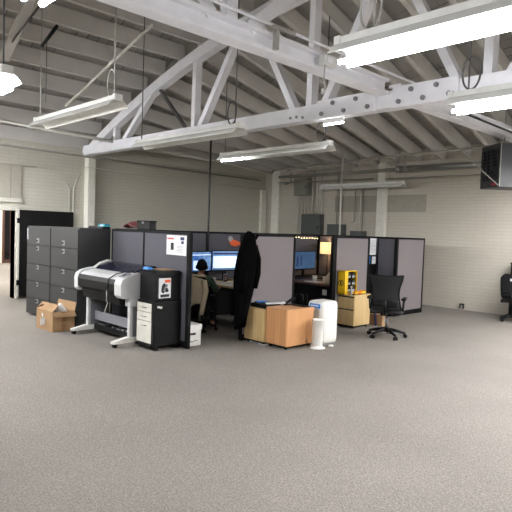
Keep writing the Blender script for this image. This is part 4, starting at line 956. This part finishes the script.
# last cubicle: tall black locker with papers
LK = Thing('tall_locker', 'tall black locker with white sheets on its door, in the gap of the last cubicle', 'locker', (9.5, 6.7, 0))
LK.part('body', B((9.22, 6.42, .02), (9.70, 6.92, 1.545), .006), 'black_matte'); LK.part('door', B((9.235, 6.402, .05), (9.69, 6.421, 1.535), .004), 'black'); 
SN = Thing('notice_sheet', 'white typed sheet at the top of the tall black locker', 'notice', (9.5, 6.4, 1.2))
SN.part('sheet', B((9.46, 6.396, 1.215), (9.688, 6.401, 1.55)), 'paper'); mk = MB()
for i in range(9): mk.box((9.49, 6.394, 1.50-.03*i), (9.66-.03*(i % 3), 6.397, 1.505-.03*i))
SN.part('print', mk, 'ink_grey')
SN = Thing('folded_note', 'small pale note below the typed sheet on the tall black locker', 'notice', (9.55, 6.4, 1.0)); SN.part('sheet', B((9.56, 6.395, 1.03), (9.69, 6.401, 1.18)), 'paper'); SN.part('print', B((9.58, 6.393, 1.12), (9.66, 6.396, 1.13)), 'ink_grey')
SN.part('blue_edge', B((9.47, 6.395, 1.03), (9.49, 6.401, 1.19)), 'blue')
# black cabinet at the right edge
RC = Thing('black_cabinet', 'tall black cabinet just showing at the right edge behind the tagged chair', 'cabinet', (11.6, 3.95, 0)); RC.part('body', B((11.68, 3.3, .02), (11.98, 4.45, 1.13), .006), 'black'); RC.part('door', B((11.665, 3.32, .04), (11.68, 4.43, 1.11), .004), 'black'); RC.part('top', B((11.66, 3.28, 1.13), (12.0, 4.46, 1.15), .004), 'black_matte')

# ------------------------------------------------------------------ lights
def area(name, loc, sx, sy, e, col=(1, .95, .88), rot=(0, 0, 0)):
    l = bpy.data.lights.new(name, 'AREA'); l.shape = 'RECTANGLE'; l.size = sx; l.size_y = sy; l.energy = e; l.color = col
    o = bpy.data.objects.new(name, l); o.location = loc; o.rotation_euler = rot; COL.objects.link(o)
area('far_room_light', (5, 16, 3.15), 3, 4, 500, (1, .97, .92)); area('far_room_light', (7.5, 20.5, 3.15), 2, 2, 300, (1, .97, .92))
pl = bpy.data.lights.new('table_lamp_bulb', 'POINT'); pl.energy = 9; pl.color = (1, .68, .36); pl.shadow_soft_size = .05
o = bpy.data.objects.new('table_lamp_bulb', pl); o.location = (9.555, 7.55, 1.30); COL.objects.link(o)
wd = bpy.data.worlds.new('world'); SC.world = wd; wd.use_nodes = True
wd.node_tree.nodes['Background'].inputs[0].default_value = (.5, .5, .5, 1); wd.node_tree.nodes['Background'].inputs[1].default_value = .1

# ------------------------------------------------------------------ camera
yaw, pitch, roll = math.radians(45.677), math.radians(-2.7345), math.radians(1.918)
f = Vector((math.cos(yaw)*math.cos(pitch), math.sin(yaw)*math.cos(pitch), math.sin(pitch))); r = Vector((math.sin(yaw), -math.cos(yaw), 0)); u = r.cross(f)
r2 = r*math.cos(roll)+u*math.sin(roll); u2 = u*math.cos(roll)-r*math.sin(roll)
cam = bpy.data.cameras.new('camera'); cam.sensor_width = 36; cam.lens = 552/512*36; cam.clip_end = 100
co = bpy.data.objects.new('camera', cam); COL.objects.link(co)
mm = Matrix((r2, u2, -f)).transposed().to_4x4(); mm.translation = (0, 0, 1.65); co.matrix_world = mm
SC.camera = co
SC.view_settings.view_transform = 'Standard'; SC.view_settings.look = 'None'; SC.view_settings.exposure = 0; SC.view_settings.gamma = 1; SC.view_settings.use_curve_mapping = False
SC.cycles.use_denoising = True; SC.cycles.max_bounces = 8; SC.cycles.diffuse_bounces = 5; SC.cycles.sample_clamp_indirect = 6
